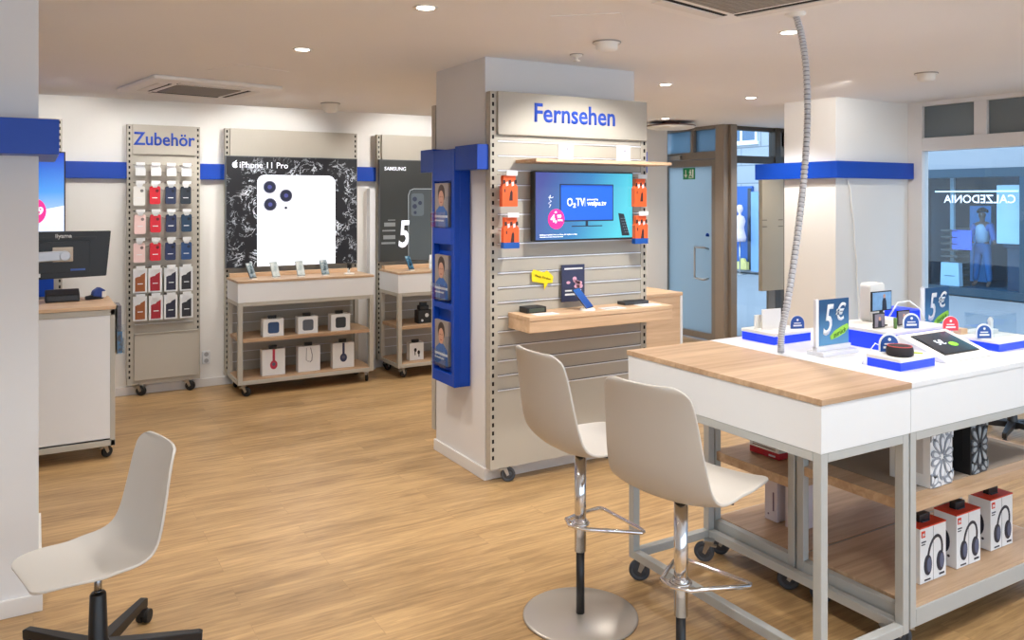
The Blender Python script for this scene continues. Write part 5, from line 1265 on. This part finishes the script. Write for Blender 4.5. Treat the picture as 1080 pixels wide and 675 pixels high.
pt = thing('person', 'person with short dark curly hair in white top, open blue shirt and blue jeans', 'person', (15.2, 8.55, .10), R(-90))
pt.scale = (.88, .88, .88)
SK = M('skin', (158, 112, 90), .5, var=.05); JEAN = M('denim', (70, 124, 178), .7, var=.12, scale=20); TOP = M('white_top', (220, 226, 236), .7, var=.04); SHIRT = M('open_shirt', (110, 130, 196), .7, var=.2, scale=14)
# local: x to the person's left (camera right), -y towards the street
V = [(0, 0, .84), (0, 0, 1.0), (0, .0, 1.18), (0, 0, 1.32), (0, -.005, 1.38), (0, -.012, 1.44), (0, -.02, 1.53), (0, -.015, 1.58),
     (.09, 0, .80), (.11, -.01, .46), (.14, .0, .08), (.15, -.10, .03),
     (-.09, 0, .80), (-.11, -.01, .46), (-.15, .0, .08), (-.16, -.10, .03),
     (.16, 0, 1.30), (.24, -.03, 1.06), (.36, -.20, .95), (.42, -.24, .95),
     (-.16, 0, 1.30), (-.23, -.03, 1.05), (-.12, -.22, .94), (-.06, -.26, .95)]
E_ = [(0,1),(1,2),(2,3),(3,4),(4,5),(5,6),(6,7),(0,8),(8,9),(9,10),(10,11),(0,12),(12,13),(13,14),(14,15),(3,16),(16,17),(17,18),(18,19),(3,20),(20,21),(21,22),(22,23)]
RAD = [.12, .105, .12, .10, .05, .05, .088, .07, .085, .055, .04, .035, .085, .055, .04, .035, .055, .042, .03, .024, .055, .042, .03, .024]
skin_figure('body', V, E_, RAD, SK, pt)
skin_figure('jeans', [(0,0,.98),(0,0,.84),(.09,0,.78),(.115,-.01,.46),(.145,0,.10),(-.09,0,.78),(-.115,-.01,.46),(-.155,0,.10)], [(0,1),(1,2),(2,3),(3,4),(1,5),(5,6),(6,7)], [.14,.15,.105,.078,.062,.105,.078,.062], JEAN, pt)
skin_figure('white_top', [(0,0,.88),(0,-.005,1.05),(0,-.012,1.2),(0,-.005,1.36)], [(0,1),(1,2),(2,3)], [.15,.135,.15,.115], TOP, pt)
skin_figure('open_shirt', [(0,.05,.92),(0,.05,1.15),(0,.03,1.31),(.17,.01,1.30),(.245,-.03,1.06),(.33,-.16,.97),(-.17,.01,1.30),(-.235,-.03,1.05),(-.15,-.18,.96)], [(0,1),(1,2),(2,3),(3,4),(4,5),(2,6),(6,7),(7,8)], [.15,.14,.115,.075,.06,.048,.075,.06,.048], SHIRT, pt)
q = B()
for i in range(46):
    a = random.uniform(0, 2*PI); ph_ = random.uniform(.05, 1.25)
    v = Vector((math.sin(ph_)*math.cos(a)*.095, .005 + math.sin(ph_)*math.sin(a)*.10, 1.56 + math.cos(ph_)*.09))
    if v.y < -.055 and v.z < 1.61: continue
    bmesh.ops.create_icosphere(q.bm, subdivisions=1, radius=random.uniform(.026, .038), matrix=Matrix.Translation(v))
obj('hair', q, M('hair_dark', (30, 26, 28), .7), pt)
q = B()
for sx in (-1, 1): bmesh.ops.create_icosphere(q.bm, subdivisions=2, radius=.011, matrix=Matrix.Translation((sx*.032, -.098, 1.535)))
obj('eyes', q, WHITE, pt)
q = B(); q.prism([(-.012, 1.505), (.012, 1.505), (0, 1.54)], -.125, -.095); obj('nose', q, SK, pt, bev=.003)
q = B(); q.box(-.022, .022, -.108, -.095, 1.478, 1.486); obj('mouth', q, M('lips', (120, 60, 60), .5), pt)
for sx, hx_, hy_ in ((1, .42, -.24), (-1, -.06, -.26)):
    q = B(); q.box(hx_-.03, hx_+.03, hy_-.03, hy_+.01, .935, .962)
    for k in range(4): q.tube([(hx_ + sx*(-.022+.015*k), hy_-.025, .95), (hx_ + sx*(-.022+.015*k), hy_-.065 - .008*(k in (1, 2)), .945), (hx_ + sx*(-.022+.015*k), hy_-.08 - .008*(k in (1, 2)), .93)], .0075, 6)
    q.tube([(hx_ - sx*.028, hy_, .95), (hx_ - sx*.045, hy_-.03, .955)], .009, 6); obj('hand', q, SK, pt, bev=.004)

# ------------------------------------------------------------------ sky and camera
w = bpy.data.worlds.new('sky'); bpy.context.scene.world = w; w.use_nodes = True
nt = w.node_tree; bg = nt.nodes['Background']
tc = nt.nodes.new('ShaderNodeTexCoord'); sp = nt.nodes.new('ShaderNodeSeparateXYZ'); nt.links.new(tc.outputs['Generated'], sp.inputs[0])
rp = nt.nodes.new('ShaderNodeValToRGB'); nt.links.new(sp.outputs[2], rp.inputs[0])
rp.color_ramp.elements[0].color = (.70, .83, .97, 1); rp.color_ramp.elements[1].color = (.58, .74, .97, 1)
nt.links.new(rp.outputs[0], bg.inputs[0]); bg.inputs[1].default_value = 3.2

cam = bpy.data.cameras.new('camera'); co = bpy.data.objects.new('camera', cam); COL.objects.link(co)
cam.sensor_fit = 'HORIZONTAL'; cam.sensor_width = 36.0; cam.lens = 856.0 / 1080.0 * 36.0
cam.shift_y = -(337.5 - 209.0) / 1080.0
cam.clip_start = 0.05
th = math.atan((540 - 35) / 856.0)
co.location = (0, 0, 1.75); co.rotation_euler = (R(90), 0, -th)
sc = bpy.context.scene; sc.camera = co
sc.view_settings.view_transform = 'Standard'; sc.view_settings.look = 'None'; sc.view_settings.gamma = 1.0
sc.view_settings.use_curve_mapping = False
sc.view_settings.exposure = 0.34
sc.cycles.use_denoising = True
sc.cycles.max_bounces = 8; sc.cycles.diffuse_bounces = 5; sc.cycles.transparent_max_bounces = 12
sc.cycles.sample_clamp_indirect = 6.0
sc.cycles.caustics_reflective = False; sc.cycles.caustics_refractive = False
